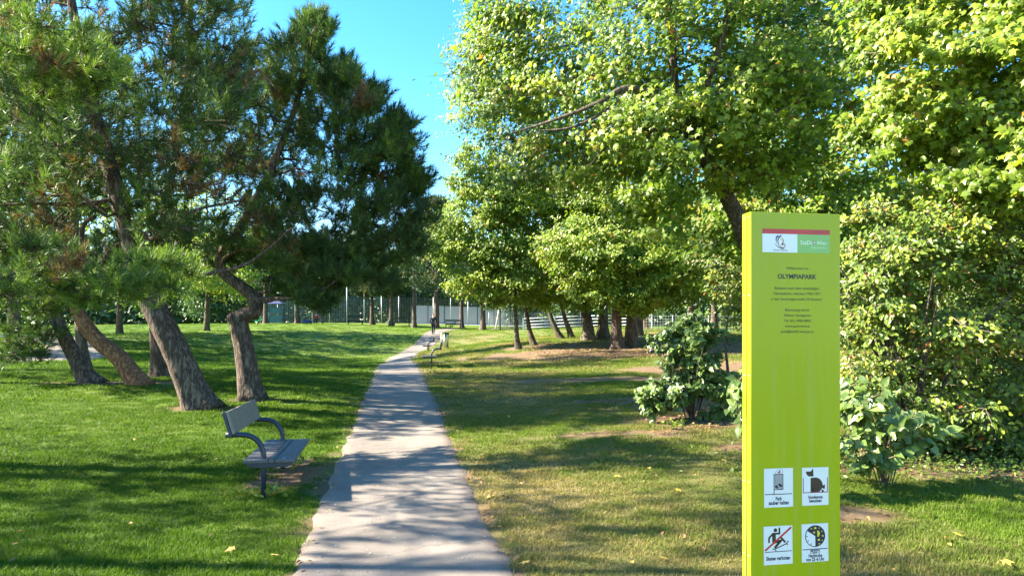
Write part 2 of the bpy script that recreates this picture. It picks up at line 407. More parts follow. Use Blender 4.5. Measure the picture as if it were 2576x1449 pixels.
# ------------------------------------------------------------------ paths
def path_material():
    m, nt, b = new_mat('asphalt_path'); N = nt.nodes.new; Lk = nt.links.new
    geo = N('ShaderNodeNewGeometry')
    a = N('ShaderNodeTexNoise'); a.inputs['Scale'].default_value = 1.1; a.inputs['Detail'].default_value = 6
    f = N('ShaderNodeTexNoise'); f.inputs['Scale'].default_value = 90; f.inputs['Detail'].default_value = 4; f.inputs['Roughness'].default_value = 0.8
    v = N('ShaderNodeTexVoronoi'); v.inputs['Scale'].default_value = 130
    for n in (a, f, v): Lk(geo.outputs['Position'], n.inputs['Vector'])
    r1 = N('ShaderNodeValToRGB'); r1.color_ramp.elements[0].position = 0.3; r1.color_ramp.elements[1].position = 0.7
    r1.color_ramp.elements[0].color = (0.17, 0.144, 0.124, 1); r1.color_ramp.elements[1].color = (0.245, 0.212, 0.184, 1); Lk(a.outputs[0], r1.inputs[0])
    r2 = N('ShaderNodeValToRGB'); r2.color_ramp.elements[0].position = 0.32; r2.color_ramp.elements[1].position = 0.62
    r2.color_ramp.elements[0].color = (0.62, 0.62, 0.62, 1); r2.color_ramp.elements[1].color = (1.08, 1.07, 1.05, 1); Lk(f.outputs[0], r2.inputs[0])
    mx = N('ShaderNodeMix'); mx.data_type = 'RGBA'; mx.blend_type = 'MULTIPLY'; mx.inputs[0].default_value = 1
    Lk(r1.outputs[0], mx.inputs[6]); Lk(r2.outputs[0], mx.inputs[7])
    cr_ = N('ShaderNodeTexVoronoi'); cr_.feature = 'DISTANCE_TO_EDGE'; cr_.inputs['Scale'].default_value = 0.4
    wv = N('ShaderNodeTexNoise'); wv.inputs['Scale'].default_value = 3.0; wv.inputs['Detail'].default_value = 6; Lk(geo.outputs['Position'], wv.inputs['Vector'])
    wm = N('ShaderNodeMix'); wm.data_type = 'VECTOR'; wm.inputs[0].default_value = 0.35; Lk(geo.outputs['Position'], wm.inputs[4]); Lk(wv.outputs['Color'], wm.inputs[5]); Lk(wm.outputs[1], cr_.inputs['Vector'])
    cm = N('ShaderNodeMapRange'); cm.inputs['From Min'].default_value = 0.002; cm.inputs['From Max'].default_value = 0.009; cm.inputs['To Min'].default_value = 0.78; Lk(cr_.outputs['Distance'], cm.inputs[0])
    pt_ = N('ShaderNodeTexNoise'); pt_.inputs['Scale'].default_value = 4.5; pt_.inputs['Detail'].default_value = 3; Lk(geo.outputs['Position'], pt_.inputs['Vector'])
    pm = N('ShaderNodeMapRange'); pm.inputs['From Min'].default_value = 0.3; pm.inputs['From Max'].default_value = 0.55; pm.inputs['To Min'].default_value = 0.84; Lk(pt_.outputs[0], pm.inputs[0])
    pq = N('ShaderNodeMath'); pq.operation = 'MULTIPLY'; Lk(cm.outputs[0], pq.inputs[0]); Lk(pm.outputs[0], pq.inputs[1])
    mc = N('ShaderNodeMix'); mc.data_type = 'RGBA'; mc.blend_type = 'MULTIPLY'; mc.inputs[0].default_value = 1; Lk(mx.outputs[2], mc.inputs[6]); Lk(pq.outputs[0], mc.inputs[7]); mx = mc
    ed = N('ShaderNodeAttribute'); ed.attribute_name = 'edge'
    sum_ = N('ShaderNodeMath'); sum_.operation = 'ADD'; Lk(ed.outputs['Fac'], sum_.inputs[0])
    sub = N('ShaderNodeMath'); sub.operation = 'MULTIPLY_ADD'; sub.inputs[1].default_value = 1.4; sub.inputs[2].default_value = -0.95; Lk(a.outputs[0], sub.inputs[0]); Lk(sub.outputs[0], sum_.inputs[1]); sum_.use_clamp = True
    m2 = N('ShaderNodeMix'); m2.data_type = 'RGBA'; Lk(sum_.outputs[0], m2.inputs[0]); Lk(mx.outputs[2], m2.inputs[6]); m2.inputs[7].default_value = (0.19, 0.13, 0.09, 1)
    Lk(m2.outputs[2], b.inputs['Base Color']); b.inputs['Roughness'].default_value = 0.85; b.inputs['Specular IOR Level'].default_value = 0.3
    bp = N('ShaderNodeBump'); bp.inputs['Strength'].default_value = 0.5; bp.inputs['Distance'].default_value = 0.008
    Lk(f.outputs[0], bp.inputs['Height']); Lk(bp.outputs[0], b.inputs['Normal'])
    return m


M['path'] = path_material()


def ribbon(name, c, halfw, label, seed):
    seg = np.linalg.norm(np.diff(c, axis=0), axis=1); s = np.r_[0, np.cumsum(seg)]
    t = np.arange(0, s[-1], 0.12); cx = np.interp(t, s, c[:, 0]); cyy = np.interp(t, s, c[:, 1])
    tx, ty = np.gradient(cx), np.gradient(cyy); l = np.hypot(tx, ty); nxx, nyy = ty / l, -tx / l
    k = np.array([-1, -0.93, -0.8, -0.5, 0, 0.5, 0.8, 0.93, 1.0])
    wob = np.stack([fbm(np.c_[t * 2.6, t * 0 + side * 7, t * 0], seed, 4) - 0.5 for side in (0, 1)], 1) * 0.13
    off = k[None] * halfw + np.where(np.abs(k)[None] > 0.7, np.where(k[None] < 0, -1, 1) * np.where(k[None] < 0, wob[:, :1], wob[:, 1:]), 0)
    Xp = cx[:, None] + nxx[:, None] * off; Yp = cyy[:, None] + nyy[:, None] * off
    Zp = ground(Xp, Yp) + np.where(np.abs(k)[None] >= 1, -0.03, 0.012)
    n, w = Xp.shape; ii = np.arange(n * w).reshape(n, w)
    q = MB(); q.add(np.stack([Xp, Yp, Zp], -1).reshape(-1, 3), np.stack([ii[:-1, :-1], ii[:-1, 1:], ii[1:, 1:], ii[1:, :-1]], -1).reshape(-1, 4))
    me = q.mesh(name, M['path']); a = me.attributes.new('edge', 'FLOAT', 'POINT')
    a.data.foreach_set('value', np.broadcast_to(np.clip((np.abs(k) - 0.7) / 0.3, 0, 1)[None] * 0.9, Xp.shape).ravel().astype(np.float32))
    return tag(link(name, me), label, None, kind='structure')


ribbon('path', pc, PW, 'narrow grey asphalt path running up through the park', 31)
ribbon('side_path', lpc, 1.5, 'bend of another grey path at the far side of the pines', 47)

# ------------------------------------------------------------------ vegetation tools
MAPLE_V = np.array([(0, .34, 0), (0, 0, .0), (.34, -.04, -.05), (.22, .2, .0), (.58, .44, -.10), (.24, .53, .0), (0, 1, -.14), (-.24, .53, .0), (-.58, .44, -.10), (-.22, .2, .0), (-.34, -.04, -.05)])
MAPLE_F = np.array([(0, i, i + 1 if i < 10 else 1) for i in range(1, 11)])
MAPLE_LO_V = np.array([(0, 0, .03), (.30, .05, -.03), (.56, .46, -.10), (.22, .52, .02), (0, 1, -.14), (-.22, .52, .02), (-.56, .46, -.10), (-.30, .05, -.03)]); MAPLE_LO_F = np.array([(0, 1, 3), (1, 2, 3), (0, 3, 5), (3, 4, 5), (0, 5, 7), (5, 6, 7)])
LEAF_V = np.array([(0, 0, 0), (.36, .42, .09), (0, 1, -.08), (-.36, .42, .09)]); LEAF_F = np.array([(0, 1, 2), (0, 2, 3)])
OVAL_V = np.array([(0, 0, 0), (.25, .28, .06), (.24, .65, .05), (0, 1, -.06), (-.24, .65, .05), (-.25, .28, .06)]); OVAL_F = np.array([(0, 1, 2), (0, 2, 3), (0, 3, 4), (0, 4, 5)])
HEART_V = np.array([(0, .06, 0), (.2, -.06, .05), (.42, .1, .10), (.40, .38, .09), (.2, .72, .02), (0, 1.05, -.12), (-.2, .72, .02), (-.40, .38, .09), (-.42, .1, .10), (-.2, -.06, .05), (0, .45, -.03)])
HEART_F = np.array([(10, i, (i + 1) % 10) for i in range(10)])


def rand_dirs(n, rng):
    return unit(rng.normal(size=(n, 3)))


def place(mbd, tv, tf, pos, nrm, tip, scale, tint):
    """copies of a small template, each in its own frame, into one mesh"""
    nrm = unit(nrm); tip = unit(tip - (tip * nrm).sum(-1, keepdims=True) * nrm); bi = np.cross(tip, nrm)
    V = pos[:, None] + scale[:, None, None] * (tv[None, :, :1] * bi[:, None] + tv[None, :, 1:2] * tip[:, None] + tv[None, :, 2:] * nrm[:, None])
    n, k = V.shape[:2]
    F = (tf[None] + (np.arange(n) * k)[:, None, None]).reshape(-1, tf.shape[1])
    mbd.add(V.reshape(-1, 3), F, np.repeat(np.asarray(tint, np.float32) + 1e-4, len(tf)))


def ball_points(n, c, r, rng, bias=0.42):
    d = rand_dirs(n, rng); q = rng.random(n) ** bias
    return np.asarray(c)[None] + d * q[:, None] * np.asarray(r, float)[None]


def darts(ells, rng):
    """cluster centres spread evenly through a crown given as (u, v, d, rx, ry, rz, n) ellipsoids"""
    out = []; rad = []
    for u, v, d, rx, ry, rz, n in ells:
        c = W(u, v, d); s = (4.19 * rx * ry * rz / n) ** (1 / 3); got = []
        for p in ball_points(n * 14, c, (rx, ry, rz), rng):
            if len(got) >= n: break
            q = got + out[-400:]
            if not q or (((np.array(q) - p) ** 2).sum(1).min() > (0.62 * s) ** 2): got.append(p)
        out += got; rad += [0.62 * s] * len(got)
    return np.array(out), np.array(rad)


def grow(trunk, r0, r1, centres, rng, limb_k=0.02, up=0.12, r_min=0.008, skip=0.2, n_trunk=60):
    """limbs from the trunk (and from each other) out to the cluster centres; returns trunk line, radii, limbs [(points, radii)]"""
    tp = smooth_curve(trunk, n_trunk); t = np.linspace(0, 1, n_trunk); tr = r0 + (r1 - r0) * t ** 0.8
    P = tp[int(n_trunk * skip):]; RR = tr[int(n_trunk * skip):]; limbs = []
    order = np.argsort([np.min(((tp - c) ** 2).sum(1)) for c in centres])
    for i in order:
        c = centres[i]; d = np.linalg.norm(P - c, axis=1)
        j = int(np.argmin(d + 0.9 * np.maximum(0, P[:, 2] - c[2] + 0.1 * d) + 0.25 / (RR + 0.03) * 0.05)); a = P[j]; L = d[j]
        if L < 0.05: continue
        n = max(4, int(L / 0.5) + 2)
        m1 = a + (c - a) * 0.35 + rng.normal(size=3) * 0.07 * L + np.array([0, 0, -up * 0.3 * L]); m2 = a + (c - a) * 0.7 + rng.normal(size=3) * 0.06 * L + np.array([0, 0, up * L * 0.4])
        q = smooth_curve([a, m1, m2, c], n); ra = min(RR[j] * 0.72, 0.012 + limb_k * L); rr = np.linspace(ra, max(r_min, ra * 0.3), n)
        limbs.append((q, rr)); P = np.vstack([P, q[2:]]); RR = np.r_[RR, rr[2:]]
    return tp, tr, limbs


def wood(root, tp, tr, limbs, bark, limb_bark, seg=20, rough=0.16, seed=1, flare=0.5, limb_seg=6):
    t = MB().tube(tp, tr, seg, bark=rough, seed=seed, flare=flare).build('trunk', bark, root)
    if limbs:
        b = MB()
        for q, rr in limbs: b.tube(q, rr, limb_seg if rr[0] > 0.035 else 4 if rr[0] > 0.018 else 3, cap=False)
        b.build('branches', limb_bark, root)['kind'] = 'stuff'
    return t


def rel(root, *arrs):
    o = np.array(root.location)
    return [a - o for a in arrs]


def broadleaf(name, label, cat, base, trunk, r0, r1, ells, per, size, mat, seed, bark='maple_bark', template='maple', autumn=0.04, group=None, twigs=True, flat=0.55, single=0, seg=20, limb_k=0.02, light=0.0, rough=0.16, flare=0.5, extra=()):
    """deciduous tree or shrub: trunk, limbs to every leaf cluster, twigs, and a crown of single leaves"""
    rng = np.random.default_rng(seed); root = thing(name, label, cat, base, group=group); o = np.asarray(base, float)
    C, rad = darts(ells, rng)
    tp, tr, limbs = grow(np.asarray(trunk, float), r0, r1, C, rng, limb_k)
    for q, ra, rb in extra: limbs.append((smooth_curve(q, 30), np.linspace(ra, rb, 30)))
    wood(root, tp - o, tr, [(q - o, rr) for q, rr in limbs], M[bark], M[bark], seg, rough, seed, flare)
    tv, tf = {'maple': (MAPLE_V, MAPLE_F), 'leaf': (LEAF_V, LEAF_F), 'oval': (OVAL_V, OVAL_F), 'heart': (HEART_V, HEART_F)}[template]
    axis_p = C.mean(0); tw = MB(); POS = []; NRM = []; TIP = []; TIN = []
    for c, r in zip(C, rad):
        k = max(3, per // 9); out = unit(c - axis_p + 1e-6)
        ends = c + rand_dirs(k, rng) * (r * 1.75 * (0.35 + 0.65 * rng.random((k, 1)))) * np.array([1, 1, flat]) + out * r * 0.3
        if twigs:
            for e in ends: tw.tube(np.array([c, (c + e) / 2 + rng.normal(size=3) * 0.05 * r, e]), [0.006, 0.004, 0.002], 3, cap=False)
        m = per; w = rng.integers(0, k, m); t = 0.25 + 0.85 * rng.random((m, 1))
        p = c + (ends[w] - c) * t + rng.normal(size=(m, 3)) * np.array([0.22, 0.22, 0.13]) * r
        nr = np.array([-0.50, -0.42, 0.52]) + 0.3 * out + rng.normal(size=(m, 3)) * 0.40
        tip = (p - c) * np.array([1, 1, .3]) + rng.normal(size=(m, 3)) * 0.4 * r + np.array([0, 0, -0.5 * r])
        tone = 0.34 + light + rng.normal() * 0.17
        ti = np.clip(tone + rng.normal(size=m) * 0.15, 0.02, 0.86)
        patch = autumn * (5 if rng.random() < 0.12 else 0.55); au = rng.random(m) < patch; ti = np.where(au, 0.88 + 0.12 * rng.random(m), ti)
        POS.append(p); NRM.append(nr); TIP.append(tip); TIN.append(ti)
    POS, NRM, TIP, TIN = map(np.concatenate, (POS, NRM, TIP, TIN)); SCL = size * (0.65 + 0.6 * rng.random(len(POS)))
    keep = np.ones(len(POS), bool)
    if single:                                            # the leaves that show largest are parts of their own
        uu = POS[:, 0] / POS[:, 1] * FPX + CX; vv = V0 - (POS[:, 2] - CAM_H) / POS[:, 1] * FPX
        cand = np.where((uu > 0) & (uu < 2576) & (vv > 0) & (vv < 1449))[0]
        pick = cand[np.argsort(POS[cand, 1])[:single]]; keep[pick] = False
        variants = []
        for k in range(5):
            q = MB(); q.add(tv, tf, 0.25 + 0.14 * k); variants.append(q.mesh('leaf', M[mat]))
        for i in pick:
            nn = unit(NRM[i]); tt = unit(TIP[i] - (TIP[i] @ nn) * nn); bb = np.cross(tt, nn)
            lo = link('leaf', variants[int(rng.integers(5))], root); s = SCL[i]
            lo.matrix_local = Matrix(((bb[0] * s, tt[0] * s, nn[0] * s, POS[i, 0] - o[0]), (bb[1] * s, tt[1] * s, nn[1] * s, POS[i, 1] - o[1]), (bb[2] * s, tt[2] * s, nn[2] * s, POS[i, 2] - o[2]), (0, 0, 0, 1)))
    if template == 'maple': tv, tf = MAPLE_LO_V, MAPLE_LO_F
    cr = MB(); place(cr, tv, tf, (POS - o)[keep], NRM[keep], TIP[keep], SCL[keep], TIN[keep])
    co = cr.build('crown', M[mat], root, smooth=False); co['kind'] = 'stuff'
    if twigs and tw.n:
        for v in tw.V: v -= o.astype(np.float32)
        tw.build('twigs', M['twig'], root)['kind'] = 'stuff'
    return root


def tuft_template(rng, n=54, ln=0.12, w=0.0052):
    V = []; F = []
    for i in range(n):
        s = rng.random(); z0 = -0.20 + 0.24 * s; ang = R(68 - 44 * s + rng.normal() * 9); az = rng.random() * 6.283
        d = np.array([math.sin(ang) * math.cos(az), math.sin(ang) * math.sin(az), math.cos(ang)]); side = unit(np.cross(d, rng.normal(size=3)))
        b = np.array([0, 0, z0]); l = ln * (0.75 + 0.4 * rng.random()); V += [b - side * w, b + side * w, b + d * l]; F.append((3 * i, 3 * i + 1, 3 * i + 2))
    return np.array(V), np.array(F)


TUFTS = [tuft_template(np.random.default_rng(900 + k)) for k in range(5)]
FAR_TUFTS = [tuft_template(np.random.default_rng(950 + k), n=16, ln=0.15, w=0.018) for k in range(3)]


def pine(name, label, base, trunk, r0, r1, ells, per, size, seed, bark='pine_bark', mat='needles', group=None, dead=0.07, seg=28, far=False, limb_k=0.021, bright=0.0, bare=0, extra=(), rough=0.2, flare=0.8, spread=1.35):
    rng = np.random.default_rng(seed); root = thing(name, label, 'tree', base, group=group); o = np.asarray(base, float)
    C, rad = darts(ells, rng)
    tp, tr, limbs = grow(np.asarray(trunk, float), r0, r1, C, rng, limb_k, up=0.2, r_min=0.01, skip=0.3)
    for q, ra, rb in extra:
        c = smooth_curve(q, 24); limbs.append((c, np.linspace(ra, rb, 24)))
    wood(root, tp - o, tr, [(q - o, rr) for q, rr in limbs], M[bark], M['pine_bark'], seg, rough, seed, flare)
    cr = MB(); tw = MB(); cen = C.mean(0); lo_z, hi_z = C[:, 2].min(), C[:, 2].max()
    for c, r in zip(C, rad):
        out = unit((c - cen) * np.array([1, 1, 0.3]) + 1e-6)
        k = per; d = rand_dirs(k, rng); d[:, 2] = np.abs(d[:, 2]) * 0.9 - 0.25
        e = c + d * (r * spread * (0.35 + 0.65 * rng.random((k, 1)))) + out * 0.2 * r
        ax = unit(0.55 * unit(e - c) + np.array([0, 0, 0.75]) + 0.25 * out + rng.normal(size=(k, 3)) * 0.22)
        if not far:
            for p, a in zip(e, ax): tw.tube(np.array([c, c + (p - c) * 0.6 - np.array([0, 0, 0.05]), p]), [0.010, 0.007, 0.004], 3, cap=False)
            inner = c[None] + (e - c) * 0.5
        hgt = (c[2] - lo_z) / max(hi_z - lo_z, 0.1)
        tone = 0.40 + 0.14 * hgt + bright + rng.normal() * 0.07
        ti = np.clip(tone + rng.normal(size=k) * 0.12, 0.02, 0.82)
        if rng.random() < dead * 1.5: ti = np.where(rng.random(k) < 0.55, 0.9 + 0.1 * rng.random(k), ti)
        sel = rng.integers(0, 3 if far else 5, k); sc = size * (0.75 + 0.5 * rng.random(k))
        rnd = rng.normal(size=(k, 3))
        for s in range(3 if far else 5):
            m = sel == s
            if m.any():
                tv, tf = (FAR_TUFTS if far else TUFTS)[s]
                # template axis is z: use the tuft axis as the frame normal
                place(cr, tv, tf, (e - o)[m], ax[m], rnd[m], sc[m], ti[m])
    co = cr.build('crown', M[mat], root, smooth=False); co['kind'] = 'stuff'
    if tw.n:
        for v in tw.V: v -= o.astype(np.float32)
        tw.build('twigs', M['pine_bark'], root)['kind'] = 'stuff'
    return root


def T3(*uvd):
    return [W(*q) for q in uvd]


def rooted(u, d, *uvd):
    """trunk line that starts a little under the ground at column u"""
    b = base_at(u, d); return b, [b - np.array([0, 0, 0.12])] + T3(*uvd)


# ------------------------------------------------------------------ pines on the lawn beside the path
b, t = rooted(512, 14.5, (445, 890, 14.5), (383, 765, 14.5), (335, 625, 14.4), (303, 510, 14.4), (268, 390, 14.4), (240, 290, 14.3), (205, 140, 14.3), (170, -60, 14.3), (150, -260, 14.3))
pine('leaning_pine', 'thick grey pine trunk leaning hard over the lawn, nearest behind the bench', b, t, 0.29, 0.05,
     ((150, 60, 14.2, 2.6, 2.0, 1.9, 44), (330, 300, 14.0, 2.6, 1.9, 1.5, 36), (60, 420, 13.6, 1.6, 1.5, 1.2, 18), (420, 520, 14.3, 1.3, 1.4, 0.9, 15), (220, -180, 14.2, 2.6, 2.0, 1.2, 22), (450, 90, 14.6, 1.4, 1.5, 1.3, 20)),
     15, 1.3, 101, dead=0.11, extra=((T3((318, 560, 14.4), (380, 600, 14.1), (430, 570, 13.8), (490, 530, 13.6), (600, 505, 13.4)), 0.06, 0.02), (T3((262, 370, 14.4), (200, 335, 14.2), (120, 325, 14), (40, 330, 14)), 0.05, 0.02),
                         (T3((300, 500, 14.4), (200, 515, 14), (90, 512, 13.8), (-40, 520, 13.6)), 0.055, 0.02), (T3((262, 380, 14.4), (180, 390, 14.6), (100, 392, 14.8)), 0.04, 0.015),
                         (T3((345, 660, 14.4), (420, 650, 14.2), (480, 690, 14.0), (604, 671, 13.8), (676, 625, 13.7), (740, 568, 13.5)), 0.055, 0.02)))
b, t = rooted(634, 15.5, (618, 900, 15.5), (600, 812, 15.5), (612, 796, 15.5), (640, 782, 15.5), (640, 750, 15.5), (612, 726, 15.5), (562, 686, 15.5), (556, 640, 15.5), (610, 560, 15.7), (680, 430, 15.9), (740, 280, 16), (785, 120, 16), (797, 40, 16))
pine('crooked_pine', 'pine with a kinked crooked trunk and a stub, behind the bench', b, t, 0.235, 0.035,
     ((785, 190, 16.2, 1.0, 1.2, 1.1, 30), (650, 300, 16.4, 1.5, 1.5, 1.5, 26), (880, 320, 16.2, 1.1, 1.2, 1.1, 32), (965, 400, 16.0, 0.9, 1.0, 0.8, 22), (840, 520, 16.0, 1.7, 1.6, 0.9, 32), (980, 560, 15.8, 0.9, 1.0, 0.8, 20), (700, 620, 15.8, 1.4, 1.4, 0.7, 30), (890, 660, 15.6, 1.2, 1.0, 0.5, 22), (780, 745, 15.2, 0.5, 0.6, 0.2, 7), (797, 80, 16.1, 0.32, 0.35, 0.55, 12), (850, 200, 16.1, 0.35, 0.4, 0.6, 10), (925, 250, 16.1, 0.3, 0.4, 0.4, 7), (1040, 455, 16, 0.4, 0.5, 0.45, 11), (1000, 330, 16, 0.35, 0.5, 0.45, 8)),
     15, 1.3, 102, bright=0.03, dead=0.035, extra=((T3((600, 815, 15.5), (586, 800, 15.4), (580, 792, 15.4)), 0.16, 0.11), (T3((640, 752, 15.5), (690, 752, 15.3), (740, 750, 15.2), (800, 735, 15.1), (900, 668, 15.0)), 0.055, 0.015),
                         (T3((562, 686, 15.5), (560, 655, 15.4), (600, 630, 15.2), (660, 625, 15.0)), 0.05, 0.02)))
b, t = rooted(230, 18, (190, 900, 18), (155, 830, 18), (130, 770, 18), (110, 700, 18.1), (60, 600, 18.2), (20, 480, 18.3), (0, 300, 18.4), (-20, 100, 18.4))
pine('grey_pine', 'slim grey pine trunk leaning towards the side path, left of the orange one', b, t, 0.21, 0.04,
     ((20, 250, 18.5, 2.2, 2.0, 2.2, 26), (-60, 560, 18.2, 1.8, 1.6, 1.0, 22), (90, 690, 17.6, 1.2, 1.2, 0.5, 14), (60, 850, 17.6, 1.0, 0.8, 0.5, 9)), 14, 1.4, 103,
     extra=((T3((130, 775, 18), (145, 690, 18), (110, 600, 17.8), (20, 540, 17.6)), 0.07, 0.03),))
b, t = rooted(362, 17.5, (300, 900, 17.5), (245, 855, 17.5), (205, 800, 17.5), (195, 770, 17.5), (210, 735, 17.5), (215, 690, 17.5), (150, 590, 17.4), (110, 520, 17.3), (90, 400, 17.3), (80, 200, 17.3))
pine('orange_pine', 'bent pine with orange bark leaning away from the path', b, t, 0.225, 0.05,
     ((100, 300, 17.4, 2.0, 1.8, 2.0, 22), (230, 430, 17.2, 1.6, 1.5, 1.0, 22), (-20, 620, 17.0, 1.6, 1.4, 0.6, 16)), 14, 1.4, 104, bark='red_bark',
     extra=((T3((205, 760, 17.5), (270, 640, 17.5), (330, 600, 17.6), (420, 570, 17.6)), 0.07, 0.03), (T3((215, 690, 17.5), (205, 600, 17.6), (215, 560, 17.6), (240, 545, 17.6)), 0.07, 0.05)))
b, t = rooted(405, 20, (398, 880, 20), (392, 800, 20), (400, 650, 20), (430, 450, 20.2), (470, 250, 20.4), (480, 0, 20.6), (480, -150, 20.6))
pine('straight_pine', 'upright pine trunk partly hidden by the leaning trunk in front', b, t, 0.24, 0.04,
     ((470, -40, 20.6, 1.8, 2.0, 2.2, 34), (430, 260, 20.4, 2.6, 2.0, 1.8, 26), (560, 420, 20.6, 2.2, 1.8, 1.3, 20), (400, 560, 20.4, 1.8, 1.6, 0.7, 9), (600, 190, 20.4, 1.1, 1.3, 0.9, 18)), 15, 1.45, 105)
b, t = rooted(212, 24, (205, 860, 24), (200, 750, 24), (190, 600, 24), (200, 400, 24), (205, 100, 24))
pine('shaded_pine', 'dark pine trunk standing in shade behind the slim grey one', b, t, 0.22, 0.04,
     ((230, 330, 24, 2.8, 2.2, 2.6, 16), (120, 600, 24, 2.4, 2.0, 1.0, 20), (330, 640, 23.5, 1.8, 1.6, 0.7, 14)), 13, 1.5, 106)

# pine whose branches reach in from beyond the picture's edge and shade the near lawn
b = np.array([-8.9, 9.6, G(-8.9, 9.6)])
pine('overhanging_pine', 'pine at the left edge whose branches, tinted bright as if sunlit, reach into view', b, [b - np.array([0, 0, .1]), b + np.array([.1, 0, 1.5]), b + np.array([.3, .1, 4]), b + np.array([.2, .2, 7]), b + np.array([.3, .1, 10.5])], 0.26, 0.04,
     ((110, 690, 9.6, 1.15, 0.8, 0.48, 17), (370, 690, 10.2, 0.6, 0.6, 0.36, 8), (40, 150, 10.0, 1.3, 0.9, 0.55, 20), (200, 150, 10.6, 0.6, 0.6, 0.35, 8), (-420, 250, 8.6, 1.6, 1.8, 2.0, 7), (-400, -350, 9.0, 2.6, 2.6, 2.4, 19), (-330, 690, 9.4, 1.4, 1.4, 0.5, 7)), 15, 1.05, 107, bright=0.30, dead=0.08,  # needle tint raised so these branches read as sunlit
     extra=(([b + np.array([.1, 0, 2.2]), W(-120, 720, 9.6), W(60, 715, 9.6), W(200, 700, 9.7), W(340, 690, 10)], 0.06, 0.015),))
for k, (x, y, s) in enumerate(((-14.5, 6.2, 1.3), (-14.2, 18.0, 1.1), (-19.5, 9.5, 1.15))):
    b = np.array([x, y, G(x, y)]); rr = np.random.default_rng(40 + k)
    e = []
    for z, q, n in ((4.4, 2.6, 8), (6.2, 2.8, 13), (8.2, 2.5, 12), (9.8, 1.5, 6)):
        n = int(n * (1.15 if k == 0 else 1)); c = b + np.array([rr.normal() * .4, rr.normal() * .4, z * s]); e.append(((c[0] / c[1]) * FPX + CX, V0 - (c[2] - CAM_H) / c[1] * FPX, c[1], q * s, q * s, 1.0 * s, n))
    pine('side_pine', ('pine beyond the left edge, throwing shade over the nearest lawn', 'pine beyond the left edge, shading the bench', 'farther pine beyond the left edge of the lawn')[k], b,
         [b - np.array([0, 0, .1]), b + np.array([.2, 0, 3 * s]), b + np.array([0, .2, 7 * s]), b + np.array([.1, 0, 11 * s])], 0.25, 0.04, e, 11, 1.35, 130 + k, spread=1.2, far=True, seg=14)

for k, (x, y, h, lab) in enumerate(((-22.5, 22.5, 20, 'tall pine beyond the left edge at the bend of the side path'), (-24, 31.5, 21, 'tallest pine beyond the left edge, past the side path'), (-27, 40, 20, 'tall pine beyond the left edge of the far lawn'))):
    b = np.array([x, y, G(x, y)]); rr = np.random.default_rng(60 + k); e = []
    for z, q, n in ((.4, 3.0, 16), (.53, 3.6, 24), (.67, 3.6, 26), (.8, 3.0, 20), (.93, 1.7, 9)):
        c = b + np.array([rr.normal() * .6, rr.normal() * .6, z * h]); e.append(((c[0] / c[1]) * FPX + CX, V0 - (c[2] - CAM_H) / c[1] * FPX, c[1], q, q, 1.2, n))
    pine('tall_pine', lab, b, [b - np.array([0, 0, .1]), b + np.array([.2, 0, h * .3]), b + np.array([0, .2, h * .6]), b + np.array([.1, 0, h])], 0.32, 0.05, e, 11, 2.4, 160 + k, far=True, seg=14)

# ------------------------------------------------------------------ broadleaved trees on the bank
b, t = rooted(1962, 14, (1925, 760, 14), (1868, 580, 13.8), (1815, 470, 13.6), (1768, 392, 13.5), (1735, 310, 13.4), (1700, 230, 13.3), (1690, 60, 13.4), (1680, -160, 13.4))
broadleaf('maple_tree', 'large maple with dark leaning trunk rising from behind the lime sign', 'tree', b, t, 0.21, 0.05,
          ((1480, 190, 14.2, 2.3, 1.8, 1.7, 48), (1780, 130, 13.2, 2.0, 1.6, 1.8, 48), (1650, 380, 12.8, 1.5, 1.4, 0.9, 24), (1290, 150, 14.6, 0.85, 1.0, 1.5, 22), (1560, -150, 14, 3.2, 2.2, 1.4, 20), (1900, 300, 13.4, 1.2, 1.2, 1.1, 24), (2050, 200, 14.6, 1.6, 1.6, 1.6, 34), (1400, 400, 14.4, 1.4, 1.3, 0.6, 12), (1640, 520, 12.4, 0.8, 0.8, 0.4, 8)),
          150, 0.108, 'maple', 201, single=200, autumn=0.035, light=0.06, extra=((T3((1790, 430, 13.5), (1720, 320, 12.9), (1650, 248, 12.3), (1575, 222, 12.0), (1500, 262, 12.0), (1400, 300, 12.2), (1290, 335, 12.6)), 0.085, 0.015), (T3((1575, 222, 12.0), (1530, 275, 12.0), (1440, 320, 12.1), (1350, 330, 12.3)), 0.04, 0.01), (T3((1740, 330, 13.3), (1640, 330, 12.4), (1550, 350, 12.2), (1480, 420, 12.2)), 0.045, 0.012), (T3((1735, 310, 13.4), (1790, 180, 12.6), (1820, 80, 12.6), (1850, -40, 12.8)), 0.08, 0.03)))
b = np.array([8.6, 10.6, G(8.6, 10.6)])
broadleaf('overhanging_maple', 'maple at the right edge with sunlit branches hanging into view', 'tree', b, [b - np.array([0, 0, .1]), b + np.array([-.1, 0, 1.5]), b + np.array([-.3, 0, 3.5]), b + np.array([-.4, 0.1, 6]), b + np.array([-.3, .2, 9])], 0.2, 0.04,
          ((2480, 170, 9.4, 1.3, 1.0, 1.0, 44), (2350, 310, 9.8, 1.0, 0.9, 0.5, 24), (2560, 420, 9.0, 0.9, 0.9, 0.5, 20), (2360, 30, 10.4, 1.2, 1.0, 0.7, 26), (2720, 200, 9.6, 1.3, 1.3, 1.6, 18), (2600, -200, 10, 2.2, 1.8, 1.2, 22)),
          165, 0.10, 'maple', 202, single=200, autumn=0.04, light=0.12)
b, t = rooted(1962, 21, (1958, 700, 21), (1950, 500, 21), (1915, 320, 21), (1905, 100, 21), (1908, -50, 21))
